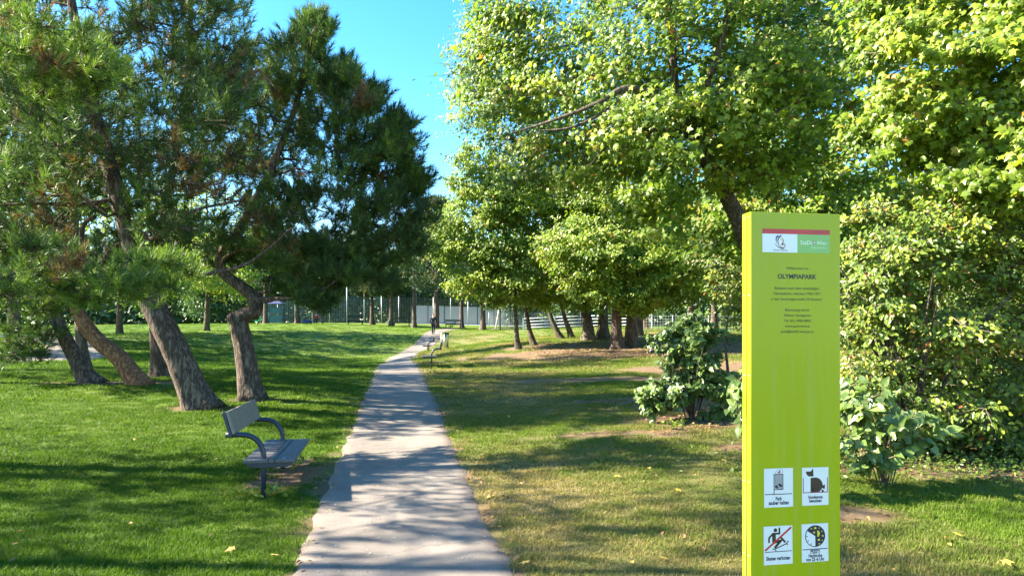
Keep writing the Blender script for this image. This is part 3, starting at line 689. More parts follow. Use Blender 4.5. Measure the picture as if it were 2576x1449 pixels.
broadleaf('tall_maple', 'tall dark tree standing straight behind the lime sign', 'tree', b, t, 0.24, 0.06,
          ((1980, 420, 21, 2.4, 2.0, 1.6, 40), (1950, 60, 21.5, 2.6, 2.0, 2.4, 36), (2060, 560, 20.5, 1.8, 1.6, 1.0, 24), (1830, 600, 20.5, 1.3, 1.3, 1.1, 20)), 190, 0.165, 'maple_far', 203, template='leaf', autumn=0.05, twigs=False)
b, t = rooted(2230, 23, (2225, 700, 23), (2222, 480, 23), (2215, 250, 23), (2205, 50, 23), (2200, -100, 23))
broadleaf('orange_tinged_tree', 'tree with orange autumn leaves and a knotted trunk, sky showing through', 'tree', b, t, 0.26, 0.08,
          ((2100, 230, 23, 2.4, 2.0, 1.9, 26), (2280, 500, 22.5, 3.0, 1.8, 1.0, 34), (2330, 180, 23.5, 2.2, 2.0, 2.6, 24), (2120, 30, 23, 2.2, 2.0, 1.4, 16)), 150, 0.165, 'maple_far', 204, template='leaf', autumn=0.32, twigs=False)

BANK = 'trees growing together on the bank'
def bank_tree(name, label, base, line, r0, ells, per, seed, size=0.155, autumn=0.03, light=0.08, bark='maple_bark', **k):
    b, t = rooted(base[0], base[1], *line)
    return broadleaf(name, label, 'tree', b, t, r0, 0.05, ells, int(per * 1.65), size, 'maple_far', seed, bark=bark, template='leaf', autumn=autumn, light=light, group=BANK, twigs=False, seg=22, flare=0.75, rough=0.2, **k)


bank_tree('forked_tree', 'small tree with low forked dark limbs, at the path end of the bank', (1305, 36), ((1300, 845, 36), (1298, 800, 36), (1296, 760, 36), (1300, 700, 36)), 0.15,
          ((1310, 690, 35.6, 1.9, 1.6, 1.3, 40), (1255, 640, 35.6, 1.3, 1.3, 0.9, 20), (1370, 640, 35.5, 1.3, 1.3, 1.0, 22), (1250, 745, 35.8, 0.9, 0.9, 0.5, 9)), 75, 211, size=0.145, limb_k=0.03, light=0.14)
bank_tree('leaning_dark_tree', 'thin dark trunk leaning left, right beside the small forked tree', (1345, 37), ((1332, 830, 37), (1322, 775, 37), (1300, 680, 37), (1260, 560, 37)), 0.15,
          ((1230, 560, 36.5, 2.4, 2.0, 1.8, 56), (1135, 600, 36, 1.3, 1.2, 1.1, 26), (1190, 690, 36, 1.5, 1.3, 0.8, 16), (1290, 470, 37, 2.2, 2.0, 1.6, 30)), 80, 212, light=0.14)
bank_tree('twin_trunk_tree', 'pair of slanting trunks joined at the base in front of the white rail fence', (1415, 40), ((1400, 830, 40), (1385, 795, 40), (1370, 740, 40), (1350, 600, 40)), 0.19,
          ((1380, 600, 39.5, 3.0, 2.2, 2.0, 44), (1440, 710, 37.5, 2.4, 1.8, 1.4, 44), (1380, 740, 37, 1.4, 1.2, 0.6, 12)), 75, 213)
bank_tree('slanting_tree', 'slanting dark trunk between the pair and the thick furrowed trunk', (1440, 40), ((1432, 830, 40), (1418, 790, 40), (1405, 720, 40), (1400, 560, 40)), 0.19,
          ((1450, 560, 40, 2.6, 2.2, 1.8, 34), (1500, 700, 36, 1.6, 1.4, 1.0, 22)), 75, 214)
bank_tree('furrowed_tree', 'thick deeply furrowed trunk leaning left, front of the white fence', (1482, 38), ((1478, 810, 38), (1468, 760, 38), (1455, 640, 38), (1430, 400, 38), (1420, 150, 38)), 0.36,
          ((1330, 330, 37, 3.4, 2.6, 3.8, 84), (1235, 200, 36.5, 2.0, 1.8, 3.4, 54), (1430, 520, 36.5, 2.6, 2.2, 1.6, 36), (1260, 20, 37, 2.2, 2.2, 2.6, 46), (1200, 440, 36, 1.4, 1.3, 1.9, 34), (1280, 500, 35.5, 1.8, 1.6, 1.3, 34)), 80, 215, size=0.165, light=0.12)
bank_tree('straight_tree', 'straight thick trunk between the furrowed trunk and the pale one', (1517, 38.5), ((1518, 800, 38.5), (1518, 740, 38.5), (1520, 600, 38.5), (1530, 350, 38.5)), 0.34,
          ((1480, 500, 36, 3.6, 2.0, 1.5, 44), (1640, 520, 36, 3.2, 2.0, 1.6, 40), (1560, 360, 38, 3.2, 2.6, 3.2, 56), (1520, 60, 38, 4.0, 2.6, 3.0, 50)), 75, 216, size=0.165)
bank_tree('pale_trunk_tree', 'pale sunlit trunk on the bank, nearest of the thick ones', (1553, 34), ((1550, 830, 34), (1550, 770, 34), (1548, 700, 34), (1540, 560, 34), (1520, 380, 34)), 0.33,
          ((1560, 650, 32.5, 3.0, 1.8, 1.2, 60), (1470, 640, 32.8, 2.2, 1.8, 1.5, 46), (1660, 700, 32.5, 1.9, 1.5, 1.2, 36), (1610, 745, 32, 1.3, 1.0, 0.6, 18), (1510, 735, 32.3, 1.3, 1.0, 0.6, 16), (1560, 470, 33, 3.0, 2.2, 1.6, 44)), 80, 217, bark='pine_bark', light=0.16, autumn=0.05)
bank_tree('brown_trunk_tree', 'dark brown trunk touching the pale sunlit one, on its right', (1588, 34.6), ((1588, 820, 34.6), (1590, 770, 34.6), (1600, 700, 34.6), (1620, 560, 34.6), (1640, 380, 34.6)), 0.33,
          ((1740, 620, 33.0, 2.4, 2.0, 2.4, 56), (1640, 740, 33, 1.3, 1.2, 0.5, 10), (1700, 330, 34, 3.0, 2.4, 2.4, 40)), 75, 218, light=0.1)
bank_tree('backlit_tree', 'trunk seen behind the brown one, grey and upright', (1606, 41), ((1608, 780, 41), (1612, 720, 41), (1620, 600, 41)), 0.26, ((1660, 560, 41, 3.2, 2.4, 2.0, 34),), 70, 219)
bank_tree('mottled_tree', 'mottled trunk behind the leafy shrub left of the sign', (1738, 46), ((1738, 780, 46), (1738, 700, 46), (1745, 560, 46)), 0.30, ((1770, 620, 44.5, 3.8, 2.6, 2.6, 50), (1850, 700, 44, 2.4, 2.0, 1.5, 26), (1700, 720, 44, 1.8, 1.6, 1.0, 16)), 70, 220)
bank_tree('stout_tree', 'stout dark trunk between the mottled trunk and the sign', (1797, 47), ((1797, 790, 47), (1795, 740, 47), (1800, 600, 47)), 0.30, ((1860, 560, 47, 3.6, 2.6, 2.4, 36), (1840, 400, 47, 4.0, 3.0, 3.0, 36)), 70, 221)
bank_tree('orange_trunk_tree', 'distant trunk with orange bark, behind the bank', (1622, 58), ((1620, 780, 58), (1618, 720, 58), (1620, 600, 58)), 0.34, ((1640, 600, 58, 4.5, 3.0, 3.5, 40),), 70, 222, bark='red_bark')  # the orange is the bark colour

# small staked sapling
b, t = rooted(1258, 66, (1258, 800, 66), (1258, 770, 66), (1258, 720, 66))
sp = broadleaf('sapling', 'young tree held by pale stakes on the sunny lawn', 'tree', b, t, 0.07, 0.02, ((1256, 730, 66, 1.3, 1.2, 1.3, 16),), 60, 0.2, 'maple_far', 230, template='leaf', autumn=0.25, twigs=False, seg=10, light=0.2)
M['pale_wood'] = plain('pale_wood', (0.62, 0.55, 0.46), 0.75, noise=0.2)
for a in (-0.42, 0.42):
    MB().tube([(a * 1.1, 0, -0.1), (a * 0.6, 0, 1.0), (a * 0.3, 0, 1.85)], 0.045, 8).build('stake', M['pale_wood'], sp)

# ------------------------------------------------------------------ pines and trees round the far lawn
def far_pine(label, u, d, top, half, seed, low=0.25, lean=0.0):
    b = base_at(u, d); zt = CAM_H - (top - V0) / FPX * d; h = zt - b[2]; e = []
    for k in range(5):
        f = low + (1 - low) * (k + 0.5) / 5; c = b + np.array([lean * f, 0, h * f]); rr = half * (1.15 - 0.85 * abs(f - 0.5) * 1.2) * (1 - 0.45 * max(0, f - 0.6) / 0.4)
        e.append((c[0] / c[1] * FPX + CX, V0 - (c[2] - CAM_H) / c[1] * FPX, c[1], rr, rr, h * (1 - low) / 8, 22))
    return pine('far_pine', label, b, [b - np.array([0, 0, .1]), b + np.array([lean * .2, 0, h * .3]), b + np.array([lean * .6, 0, h * .7]), b + np.array([lean, 0, h * .97])], 0.32, 0.05, e, 12, 2.6, seed, mat='far_needles', far=True, seg=14, group='pines round the far lawn')


far_pine('dark pine over the path where the walker goes', 1098, 76, 505, 3.6, 301, low=0.33)
far_pine('dark pine with a leaning trunk left of the walker', 1042, 84, 540, 3.4, 302, low=0.45)
far_pine('pine with a bright sunlit trunk near the court fence', 984, 86, 640, 3.2, 303, low=0.5)
far_pine('pine with a thin dark trunk before the court fence', 936, 90, 650, 2.6, 304, low=0.45)
far_pine('pine with an orange trunk behind the small bench', 1161, 92, 590, 4.2, 305, low=0.42)
far_pine('slender pine beside the playground', 668, 84, 640, 2.6, 306, low=0.5)
far_pine('pine with a pale foot beside the picnic people', 748, 86, 660, 2.4, 307, low=0.4)
far_pine('dark pine between walker and forked tree', 1215, 70, 650, 2.6, 308, low=0.45)

# sunlit broadleaved trees at the left behind the pines
for k, (u, d, top, half, lab) in enumerate(((40, 44, 330, 5.0, 'yellow-green tree glowing behind the slim grey pine'), (300, 52, 380, 5.5, 'yellow-green tree glowing behind the leaning pine'), (520, 60, 430, 5.0, 'yellow-green tree seen behind the crooked pine'), (-260, 34, 200, 5.0, 'tree beyond the left edge behind the side path'), (-420, 52, 150, 6.5, 'tall tree far beyond the left edge'))):
    b = base_at(u, d); zt = CAM_H - (top - V0) / FPX * d; h = zt - b[2]; c = b + np.array([0, 0, h * .6])
    pv = lambda p: (p[0] / p[1] * FPX + CX, V0 - (p[2] - CAM_H) / p[1] * FPX, p[1])
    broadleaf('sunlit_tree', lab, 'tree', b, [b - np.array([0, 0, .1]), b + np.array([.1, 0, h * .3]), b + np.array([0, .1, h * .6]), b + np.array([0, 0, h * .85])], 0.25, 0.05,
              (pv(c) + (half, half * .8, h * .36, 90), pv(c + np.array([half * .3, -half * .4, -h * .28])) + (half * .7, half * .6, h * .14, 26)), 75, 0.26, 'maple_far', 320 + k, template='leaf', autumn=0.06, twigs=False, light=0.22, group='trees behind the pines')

# background belt of trees beyond the fences: three kinds, copied and turned
def belt_proto(seed, h, half, light):
    rng = np.random.default_rng(seed); root = thing('background_tree', 'x', 'tree', (0, 0, 0), group='trees beyond the fences')
    C = []
    for z, q, n in ((0.22, 0.75, 26), (0.42, 1.0, 40), (0.64, 0.95, 40), (0.85, 0.6, 22)):
        C.append(ball_points(n, (rng.normal() * .5, rng.normal() * .5, z * h), (half * q, half * q, h * 0.14), rng))
    C = np.concatenate(C); tp, tr, limbs = grow(np.array([(0, 0, -.3), (.2, 0, h * .3), (0, .2, h * .6), (0, 0, h * .9)]), 0.35, 0.06, C, rng)
    wood(root, tp, tr, limbs, M['maple_bark'], M['maple_bark'], 10, 0.1, seed, 0.3, 4)
    n = 95; P = np.concatenate([c + rng.normal(size=(n, 3)) * np.array([.85, .85, .55]) for c in C]); m = len(P)
    nr = np.array([-.25, -.15, .6]) + rng.normal(size=(m, 3)) * .5; tip = rng.normal(size=(m, 3)) + np.array([0, 0, -.5])
    ti = np.clip(np.repeat(0.4 + light + rng.normal(size=len(C)) * .14, n) + rng.normal(size=m) * .14, .02, .95)
    q = MB(); place(q, LEAF_V, LEAF_F, P, nr, tip, 0.42 * (.6 + .7 * rng.random(m)), ti); q.build('crown', M['backdrop_leaves'], root, smooth=False)['kind'] = 'stuff'
    return root


protos = [belt_proto(401, 13, 4.6, 0.0), belt_proto(402, 16, 5.2, 0.12), belt_proto(403, 11, 4.4, -0.06)]
belt = [(-52, 112, 1, 'at the far left end of the belt'), (-43, 104, 0, 'left of the playground tower'), (-36, 108, 1, 'behind the playground tower'), (-29, 113, 2, 'behind the picnic people'), (-23, 109, 0, 'behind the ball court, left half'), (-16.5, 114, 2, 'behind the middle of the ball court'),
        (-10, 110, 0, 'behind the ball court, right of the path end'), (-4, 107, 2, 'behind the small bench at the path end'), (2, 104, 0, 'behind the staked sapling'), (8, 98, 2, 'behind the forked tree'), (14, 92, 0, 'behind the white rail fence'), (20, 88, 1, 'behind the furrowed trunk'), (27, 84, 0, 'behind the brown trunk'), (34, 80, 1, 'behind the mottled trunk'), (42, 74, 0, 'behind the sign'), (46, 60, 1, 'behind the tall shrub'), (36, 40, 0, 'right behind the tall shrub'), (28, 30, 2, 'close behind the right-hand shrub')]
belt += [(20, 62, 2, 'at the left end of the row behind the thin wire fence'), (25, 58, 0, 'second in the row behind the thin wire fence'), (30, 54, 2, 'in the middle of the row behind the thin wire fence'), (35, 50, 0, 'near the right end of the row behind the sign'), (40, 46, 2, 'at the right end of the row behind the tall shrub')]
for k, (x, y, p, where) in enumerate(belt):
    o = protos[p]
    if 'used' in o: o = copy_tree(o)
    else: o['used'] = 1
    o.location = (x, y, G(x, y)); o.rotation_euler = (0, 0, k * 1.7); s = 0.9 + 0.2 * ((k * 37) % 10) / 10; o.scale = (s, s, s)
    o['label'] = ('dark', 'tall pale', 'low dense')[p] + ' background tree ' + where
for o in list(bpy.data.objects):
    if 'used' in o: del o['used']

# wood closing the view far behind the fences: one mass
rngw = np.random.default_rng(450); nw = 640
cw = np.c_[rngw.uniform(-125, 95, nw), rngw.uniform(121, 140, nw), rngw.random(nw) ** 1.4 * 12.5]; cw[:, 2] += ground(cw[:, 0], cw[:, 1])
pw_ = np.repeat(cw, 70, 0) + rngw.normal(size=(nw * 70, 3)) * np.array([1.9, 1.4, 1.3]); mw = len(pw_)
wd = MB(); place(wd, LEAF_V, LEAF_F, pw_, np.array([-.25, -.3, .6]) + rngw.normal(size=(mw, 3)) * .5, rngw.normal(size=(mw, 3)), 1.2 * (.6 + .7 * rngw.random(mw)), np.clip(np.repeat(.35 + .16 * rngw.normal(size=nw), 70) + rngw.normal(size=mw) * .13, .02, .95))
tag(wd.build('far_woods', M['backdrop_leaves'], None, False), 'mass of distant woods closing the view behind the fences', None, kind='stuff')

# ------------------------------------------------------------------ shrubs
def stems(b, n, h, spread, seed, r=0.012):
    g_ = np.random.default_rng(seed); out = []
    for i in range(n):
        a = g_.random() * 6.283; q = np.array([math.cos(a), math.sin(a), 0]); o_ = q * 0.08 * g_.random(); L_ = h * (0.6 + 0.5 * g_.random())
        out.append(([b + o_ - np.array([0, 0, .05]), b + o_ + q * spread * 0.25 * L_ + np.array([0, 0, L_ * .4]), b + o_ + q * spread * 0.6 * L_ + np.array([0, 0, L_ * .75]), b + o_ + q * spread * L_ + np.array([0, 0, L_])], r, r * 0.35))
    return tuple(out)


b = np.array([5.3, 9.7, G(5.3, 9.7)])
broadleaf('tall_shrub', 'tall tangled shrub with small yellow-green leaves right of the sign', 'shrub', b, [b - np.array([0, 0, .1]), b + np.array([-.15, 0, .6]), b + np.array([-.4, 0, 1.4]), b + np.array([-.1, .1, 2.2]), b + np.array([.1, 0, 3.0])], 0.085, 0.02,
          ((2250, 640, 9.6, 0.75, 0.7, 0.62, 40), (2450, 620, 9.6, 0.95, 0.8, 0.62, 52), (2300, 830, 9.5, 0.9, 0.8, 0.55, 26), (2520, 820, 9.5, 0.9, 0.8, 0.6, 26), (2180, 760, 9.6, 0.4, 0.6, 0.6, 14), (2420, 1020, 9.5, 1.1, 0.7, 0.35, 18), (2640, 700, 9.6, 0.9, 0.9, 1.0, 36), (2650, 1000, 9.4, 0.8, 0.8, 0.6, 20), (2180, 960, 9.5, 0.5, 0.6, 0.5, 14)),
          105, 0.074, 'shrub', 501, bark='maple_bark', template='oval', autumn=0.035, light=0.2, single=150, flat=0.7, seg=12, limb_k=0.012, extra=stems(b, 12, 2.6, 0.5, 83, 0.03))
b = np.array([6.6, 11.6, G(6.6, 11.6)])
broadleaf('dense_shrub', 'dense shrub, leaves tinted dark for shade, filling the hollow behind the tall tangled one', 'shrub', b, [b - np.array([0, 0, .1]), b + np.array([0, 0, .6]), b + np.array([-.1, 0, 1.4]), b + np.array([0, 0, 2.2])], 0.06, 0.02,
          ((2230, 960, 11.4, 0.8, 0.7, 0.55, 26), (2400, 930, 11.4, 0.9, 0.7, 0.7, 34), (2560, 950, 11.4, 0.8, 0.7, 0.6, 26), (2300, 780, 11.6, 1.0, 0.7, 0.6, 26), (2520, 760, 11.6, 1.0, 0.7, 0.7, 26), (2480, 1070, 9.9, 0.9, 0.5, 0.26, 24), (2330, 1080, 9.8, 0.7, 0.5, 0.26, 18), (2560, 1100, 9.4, 0.5, 0.4, 0.2, 10)),
          110, 0.075, 'shrub', 507, template='oval', autumn=0.02, light=-0.12, seg=8, limb_k=0.012, extra=stems(b, 9, 2.2, 0.5, 84, 0.025))  # leaf tint lowered: the shade low in the thicket is painted in
b = base_at(1825, 16)
broadleaf('sunny_shrub', 'sunny yellow-green shrub just left of the sign, below the leaning trunk', 'shrub', b, [b - np.array([0, 0, .1]), b + np.array([.05, 0, .5]), b + np.array([0, 0, 1.2]), b + np.array([.1, 0, 2.0])], 0.05, 0.015,
          ((1840, 690, 16, 0.55, 0.6, 0.45, 22), (1870, 780, 16, 0.5, 0.6, 0.4, 18)), 85, 0.075, 'shrub', 502, template='oval', autumn=0.08, light=0.2, seg=8, limb_k=0.012)
b = base_at(1740, 12)
stem_pts = [b - np.array([0, 0, .05]), b + np.array([0, 0, .35]), b + np.array([-.02, 0, .8]), b + np.array([.05, 0, 1.3])]
broadleaf('leafy_shrub', 'loose green shrub on bare earth between the bank and the sign', 'shrub', b, stem_pts, 0.016, 0.007,
          ((1725, 850, 12, 0.46, 0.38, 0.30, 34), (1690, 985, 11.9, 0.46, 0.38, 0.20, 28), (1790, 970, 12, 0.46, 0.38, 0.24, 28), (1740, 920, 12, 0.45, 0.36, 0.24, 26), (1750, 825, 12, 0.3, 0.3, 0.15, 9), (1635, 990, 11.8, 0.16, 0.15, 0.14, 8), (1660, 1020, 11.8, 0.2, 0.2, 0.1, 7), (1800, 1030, 11.9, 0.25, 0.2, 0.1, 6)),
          52, 0.08, 'lilac', 503, template='heart', autumn=0.0, light=0.2, single=220, seg=8, limb_k=0.006, flat=0.7, extra=stems(b, 16, 1.1, 0.55, 81))
b = base_at(2225, 8.0)
broadleaf('lilac_shrub', 'low shrub with large heart-shaped leaves at the right foot of the sign', 'shrub', b, [b - np.array([0, 0, .05]), b + np.array([-.02, 0, .25]), b + np.array([0.05, 0, .6])], 0.016, 0.008,
          ((2190, 1010, 7.9, 0.26, 0.25, 0.16, 9), (2270, 1060, 7.7, 0.26, 0.22, 0.13, 9), (2170, 1100, 7.8, 0.24, 0.2, 0.14, 8), (2220, 1150, 7.8, 0.2, 0.2, 0.08, 6), (2300, 1120, 7.8, 0.16, 0.16, 0.1, 4), (2140, 1010, 8.0, 0.14, 0.2, 0.3, 7), (2330, 1060, 8.2, 0.2, 0.2, 0.14, 6), (2150, 1160, 8.0, 0.15, 0.2, 0.08, 4)), 15, 0.10, 'lilac', 504, template='heart', autumn=0.0, light=0.25, single=290, seg=8, limb_k=0.006, flat=0.8, extra=stems(b, 12, 0.7, 0.5, 82, 0.008))
b = base_at(1905, 7.6)
broadleaf('lilac_bush', 'heart-leaved sprig peeping out left of the sign', 'shrub', b, [b - np.array([0, 0, .05]), b + np.array([-.02, 0, .3]), b + np.array([0, 0, .8])], 0.016, 0.008,
          ((1862, 985, 7.6, 0.12, 0.15, 0.2, 6), (1870, 1060, 7.6, 0.1, 0.12, 0.12, 3), (1930, 1020, 7.6, 0.25, 0.2, 0.3, 10)), 10, 0.105, 'lilac', 505, template='heart', autumn=0.0, light=0.15, single=190, seg=8, limb_k=0.008, flat=0.8)

# ------------------------------------------------------------------ park sign
M['lime'] = plain('lime_paint', (0.345, 0.41, 0.004), 0.3, spec=0.3, coat=0.08, noise=0.03, scale=3)
M['lime_edge'] = plain('lime_edge_paint', (0.34, 0.44, 0.015), 0.3, spec=0.5, coat=0.3, noise=0.04, scale=3)
M['seam'] = plain('grey_seam', (0.16, 0.18, 0.2), 0.4, metal=0.6)
M['steel'] = plain('brushed_steel', (0.6, 0.6, 0.6), 0.35, metal=1.0)
M['print_black'] = plain('black_print', (0.02, 0.022, 0.025), 0.4)
M['print_navy'] = plain('navy_print', (0.012, 0.014, 0.05), 0.4)
M['print_brown'] = plain('brown_black_print', (0.028, 0.02, 0.018), 0.4)
M['print_red'] = plain('red_print', (0.50, 0.03, 0.03), 0.3)
M['print_white'] = plain('white_film', (0.74, 0.78, 0.80), 0.3, coat=0.2, noise=0.03)
M['print_green'] = plain('green_film', (0.22, 0.45, 0.10), 0.3, coat=0.2, noise=0.03)
M['print_pale'] = plain('pale_lettering', (0.72, 0.85, 0.68), 0.4)
M['print_yellow'] = plain('yellow_print', (0.75, 0.72, 0.03), 0.4)
M['print_blue'] = plain('blue_print', (0.03, 0.22, 0.42), 0.4)
M['print_purple'] = plain('purple_print', (0.28, 0.02, 0.10), 0.4)
M['print_orange'] = plain('orange_print', (0.62, 0.22, 0.08), 0.4)

def weather(m):
    nt = m.node_tree; N = nt.nodes.new; b_ = nt.nodes['Principled BSDF']; src = b_.inputs['Base Color'].links[0].from_socket
    tc = N('ShaderNodeTexCoord'); mp = N('ShaderNodeMapping'); mp.inputs['Scale'].default_value = (26, 26, 1.1); nt.links.new(tc.outputs['Object'], mp.inputs[0])
    n1 = N('ShaderNodeTexNoise'); n1.inputs['Scale'].default_value = 1.0; n1.inputs['Detail'].default_value = 5; nt.links.new(mp.outputs[0], n1.inputs['Vector'])
    n2 = N('ShaderNodeTexNoise'); n2.inputs['Scale'].default_value = 60; n2.inputs['Detail'].default_value = 2; nt.links.new(tc.outputs['Object'], n2.inputs['Vector'])
    r1 = N('ShaderNodeMapRange'); r1.inputs['From Min'].default_value = 0.5; r1.inputs['From Max'].default_value = 0.8; r1.inputs['To Max'].default_value = 0.16; nt.links.new(n1.outputs[0], r1.inputs[0])
    r2 = N('ShaderNodeMapRange'); r2.inputs['From Min'].default_value = 0.70; r2.inputs['From Max'].default_value = 0.76; r2.inputs['To Max'].default_value = 0.35; nt.links.new(n2.outputs[0], r2.inputs[0])
    ad = N('ShaderNodeMath'); ad.operation = 'MAXIMUM'; nt.links.new(r1.outputs[0], ad.inputs[0]); nt.links.new(r2.outputs[0], ad.inputs[1])
    mx = N('ShaderNodeMix'); mx.data_type = 'RGBA'; nt.links.new(ad.outputs[0], mx.inputs[0]); nt.links.new(src, mx.inputs[6]); mx.inputs[7].default_value = (0.42, 0.44, 0.28, 1); nt.links.new(mx.outputs[2], b_.inputs['Base Color'])
    ro = N('ShaderNodeMapRange'); ro.inputs['To Min'].default_value = 0.22; ro.inputs['To Max'].default_value = 0.42; nt.links.new(n1.outputs[0], ro.inputs[0]); nt.links.new(ro.outputs[0], b_.inputs['Roughness'])


weather(M['lime']); weather(M['lime_edge'])
SA = R(9.0); S0 = W(1889, 858, 3.7)
sign = thing('park_sign', 'tall lime green park sign with printed text and four notices', 'sign', (S0[0], S0[1], G(S0[0], S0[1])), SA)
SIGN_Z = sign.location.z; SW, ST = 0.486, 0.092
STOP = CAM_H + (858 - 533) / FPX * 3.7 - SIGN_Z


def S(u, v):
    """picture position on the sign's face -> (across, up) in metres on that face"""
    k = (u - CX) / FPX; t = (S0[1] * k - S0[0]) / (math.cos(SA) - math.sin(SA) * k); d = S0[1] + math.sin(SA) * t
    return t, CAM_H - (v - V0) / FPX * d - SIGN_Z


def flat(name, shapes, mat, parent, y):
    """printed shapes (lists of (x, z) outlines) lying on the face at depth y"""
    bm = bmesh.new()
    for sh in shapes:
        vs = [bm.verts.new((x, y, z)) for x, z in sh]
        try: bm.faces.new(vs)
        except ValueError: pass
    bmesh.ops.triangulate(bm, faces=bm.faces[:])
    for f in bm.faces:
        f.normal_update()
        if f.normal.y > 0: f.normal_flip()
    me = bpy.data.meshes.new(name); bm.to_mesh(me); bm.free(); me.materials.append(mat)
    return link(name, me, parent)


def lettering(txt, cx, cz, width, mat, parent, y, bold=0.0, hscale=1.0, name='lettering'):
    cu = bpy.data.curves.new('lettering', 'FONT'); cu.body = txt; cu.align_x = 'CENTER'; cu.align_y = 'CENTER'; cu.size = 1; cu.offset = bold; cu.resolution_u = 3
    ob = bpy.data.objects.new('lettering', cu); COL.objects.link(ob)
    dg = bpy.context.evaluated_depsgraph_get(); me = bpy.data.meshes.new_from_object(ob.evaluated_get(dg)); COL.objects.unlink(ob); bpy.data.objects.remove(ob); bpy.data.curves.remove(cu)
    n = len(me.vertices); co = np.empty(n * 3, np.float32); me.vertices.foreach_get('co', co); co = co.reshape(-1, 3)
    mid = (co.min(0) + co.max(0)) / 2; k = width / (co[:, 0].max() - co[:, 0].min())
    out = np.stack([(co[:, 0] - mid[0]) * k + cx, np.full(n, y), co[:, 1] * k * hscale + cz - 0.0 * k], 1)
    me.vertices.foreach_set('co', out.astype(np.float32).ravel()); me.name = name; me.materials.clear(); me.materials.append(mat); me.update()
    return link(name, me, parent)


def circle(cx, cz, r, n=28, a0=0, a1=360):
    return [(cx + r * math.cos(R(a0 + (a1 - a0) * i / (n - (0 if a1 - a0 >= 360 else 1)))), cz + r * math.sin(R(a0 + (a1 - a0) * i / (n - (0 if a1 - a0 >= 360 else 1))))) for i in range(n)]


def stroke(pts, w, w1=None, rnd=True):
    """outlines of a thick line: one piece per segment with round ends"""
    out = []; w1 = w if w1 is None else w1; n = len(pts)
    for i in range(n - 1):
        (x0, z0), (x1, z1) = pts[i], pts[i + 1]; L = math.hypot(x1 - x0, z1 - z0) or 1e-6; nx_, nz_ = -(z1 - z0) / L, (x1 - x0) / L
        a = (w + (w1 - w) * i / max(1, n - 1)) / 2; b_ = (w + (w1 - w) * (i + 1) / max(1, n - 1)) / 2
        ang = math.degrees(math.atan2(nz_, nx_))
        if rnd:
            p = [(x0 + a * math.cos(R(ang + 180 * k / 6)), z0 + a * math.sin(R(ang + 180 * k / 6))) for k in range(7)] + [(x1 + b_ * math.cos(R(ang + 180 + 180 * k / 6)), z1 + b_ * math.sin(R(ang + 180 + 180 * k / 6))) for k in range(7)]
        else:
            p = [(x0 + nx_ * a, z0 + nz_ * a), (x0 - nx_ * a, z0 - nz_ * a), (x1 - nx_ * b_, z1 - nz_ * b_), (x1 + nx_ * b_, z1 + nz_ * b_)]
        out.append(p)
    return out


def star(cx, cz, r, r2=0.42):
    return [(cx + (r if k % 2 == 0 else r * r2) * math.sin(R(36 * k)), cz + (r if k % 2 == 0 else r * r2) * math.cos(R(36 * k))) for k in range(10)]


core = MB().box(0.006, SW - 0.006, 0.006, ST - 0.006, -0.05, STOP - 0.004).build('core', M['seam'], sign, False)
fp = bevel(MB().box(0, SW, 0, 0.004, 0.0, STOP).build('front_panel', M['lime'], sign, False), 0.0015)
MB().box(0, SW, ST - 0.004, ST, 0.0, STOP).build('back_panel', M['lime'], sign, False)
MB().box(0.001, SW - 0.001, 0.0042, ST - 0.0042, STOP - 0.003, STOP + 0.001).build('top_plate', M['lime_edge'], sign, False)
for y0, y1 in ((0.0042, 0.041), (0.051, ST - 0.0042)):
    bevel(MB().box(0.0, 0.005, y0, y1, 0, STOP - 0.0035).build('side_panel', M['lime_edge'], sign, False), 0.001)
    bevel(MB().box(SW - 0.005, SW, y0, y1, 0, STOP - 0.0035).build('side_panel', M['lime_edge'], sign, False), 0.001)
for v in (545, 742, 945, 1215, 1400):
    z = S(1889, v)[1]
    for y in (0.022, 0.070):
        r_ = MB().lathe([(0, 0.003), (0.003, 0.0025), (0.004, 0.0), (0.004, -0.002)], 10).mesh('rivet', M['steel'])
        o = link('rivet', r_, sign); o.rotation_euler = (0, R(-90), 0); o.location = (-0.0005, y, z)


def rect(u0, v0, u1, v1):
    (x0, z0), (x1, z1) = S(u0, v0), S(u1, v1); return [(x0, z1), (x1, z1), (x1, z0), (x0, z0)]


x0, zt = S(1917.5, 575); _, z1 = S(1917.5, 587.6); _, z2 = S(1917.5, 634.3); x1 = S(2005.6, 700)[0]; x2 = S(2087.2, 700)[0]
flat('red_band', [[(x0, z1), (x2, z1), (x2, zt), (x0, zt)]], M['print_red'], sign, -0.0012)
wp = flat('logo_panel', [[(x0, z2), (x1, z2), (x1, z1), (x0, z1)]], M['print_white'], sign, -0.0011)
gp = flat('city_panel', [[(x1, z2), (x2, z2), (x2, z1), (x1, z1)]], M['print_green'], sign, -0.0010)
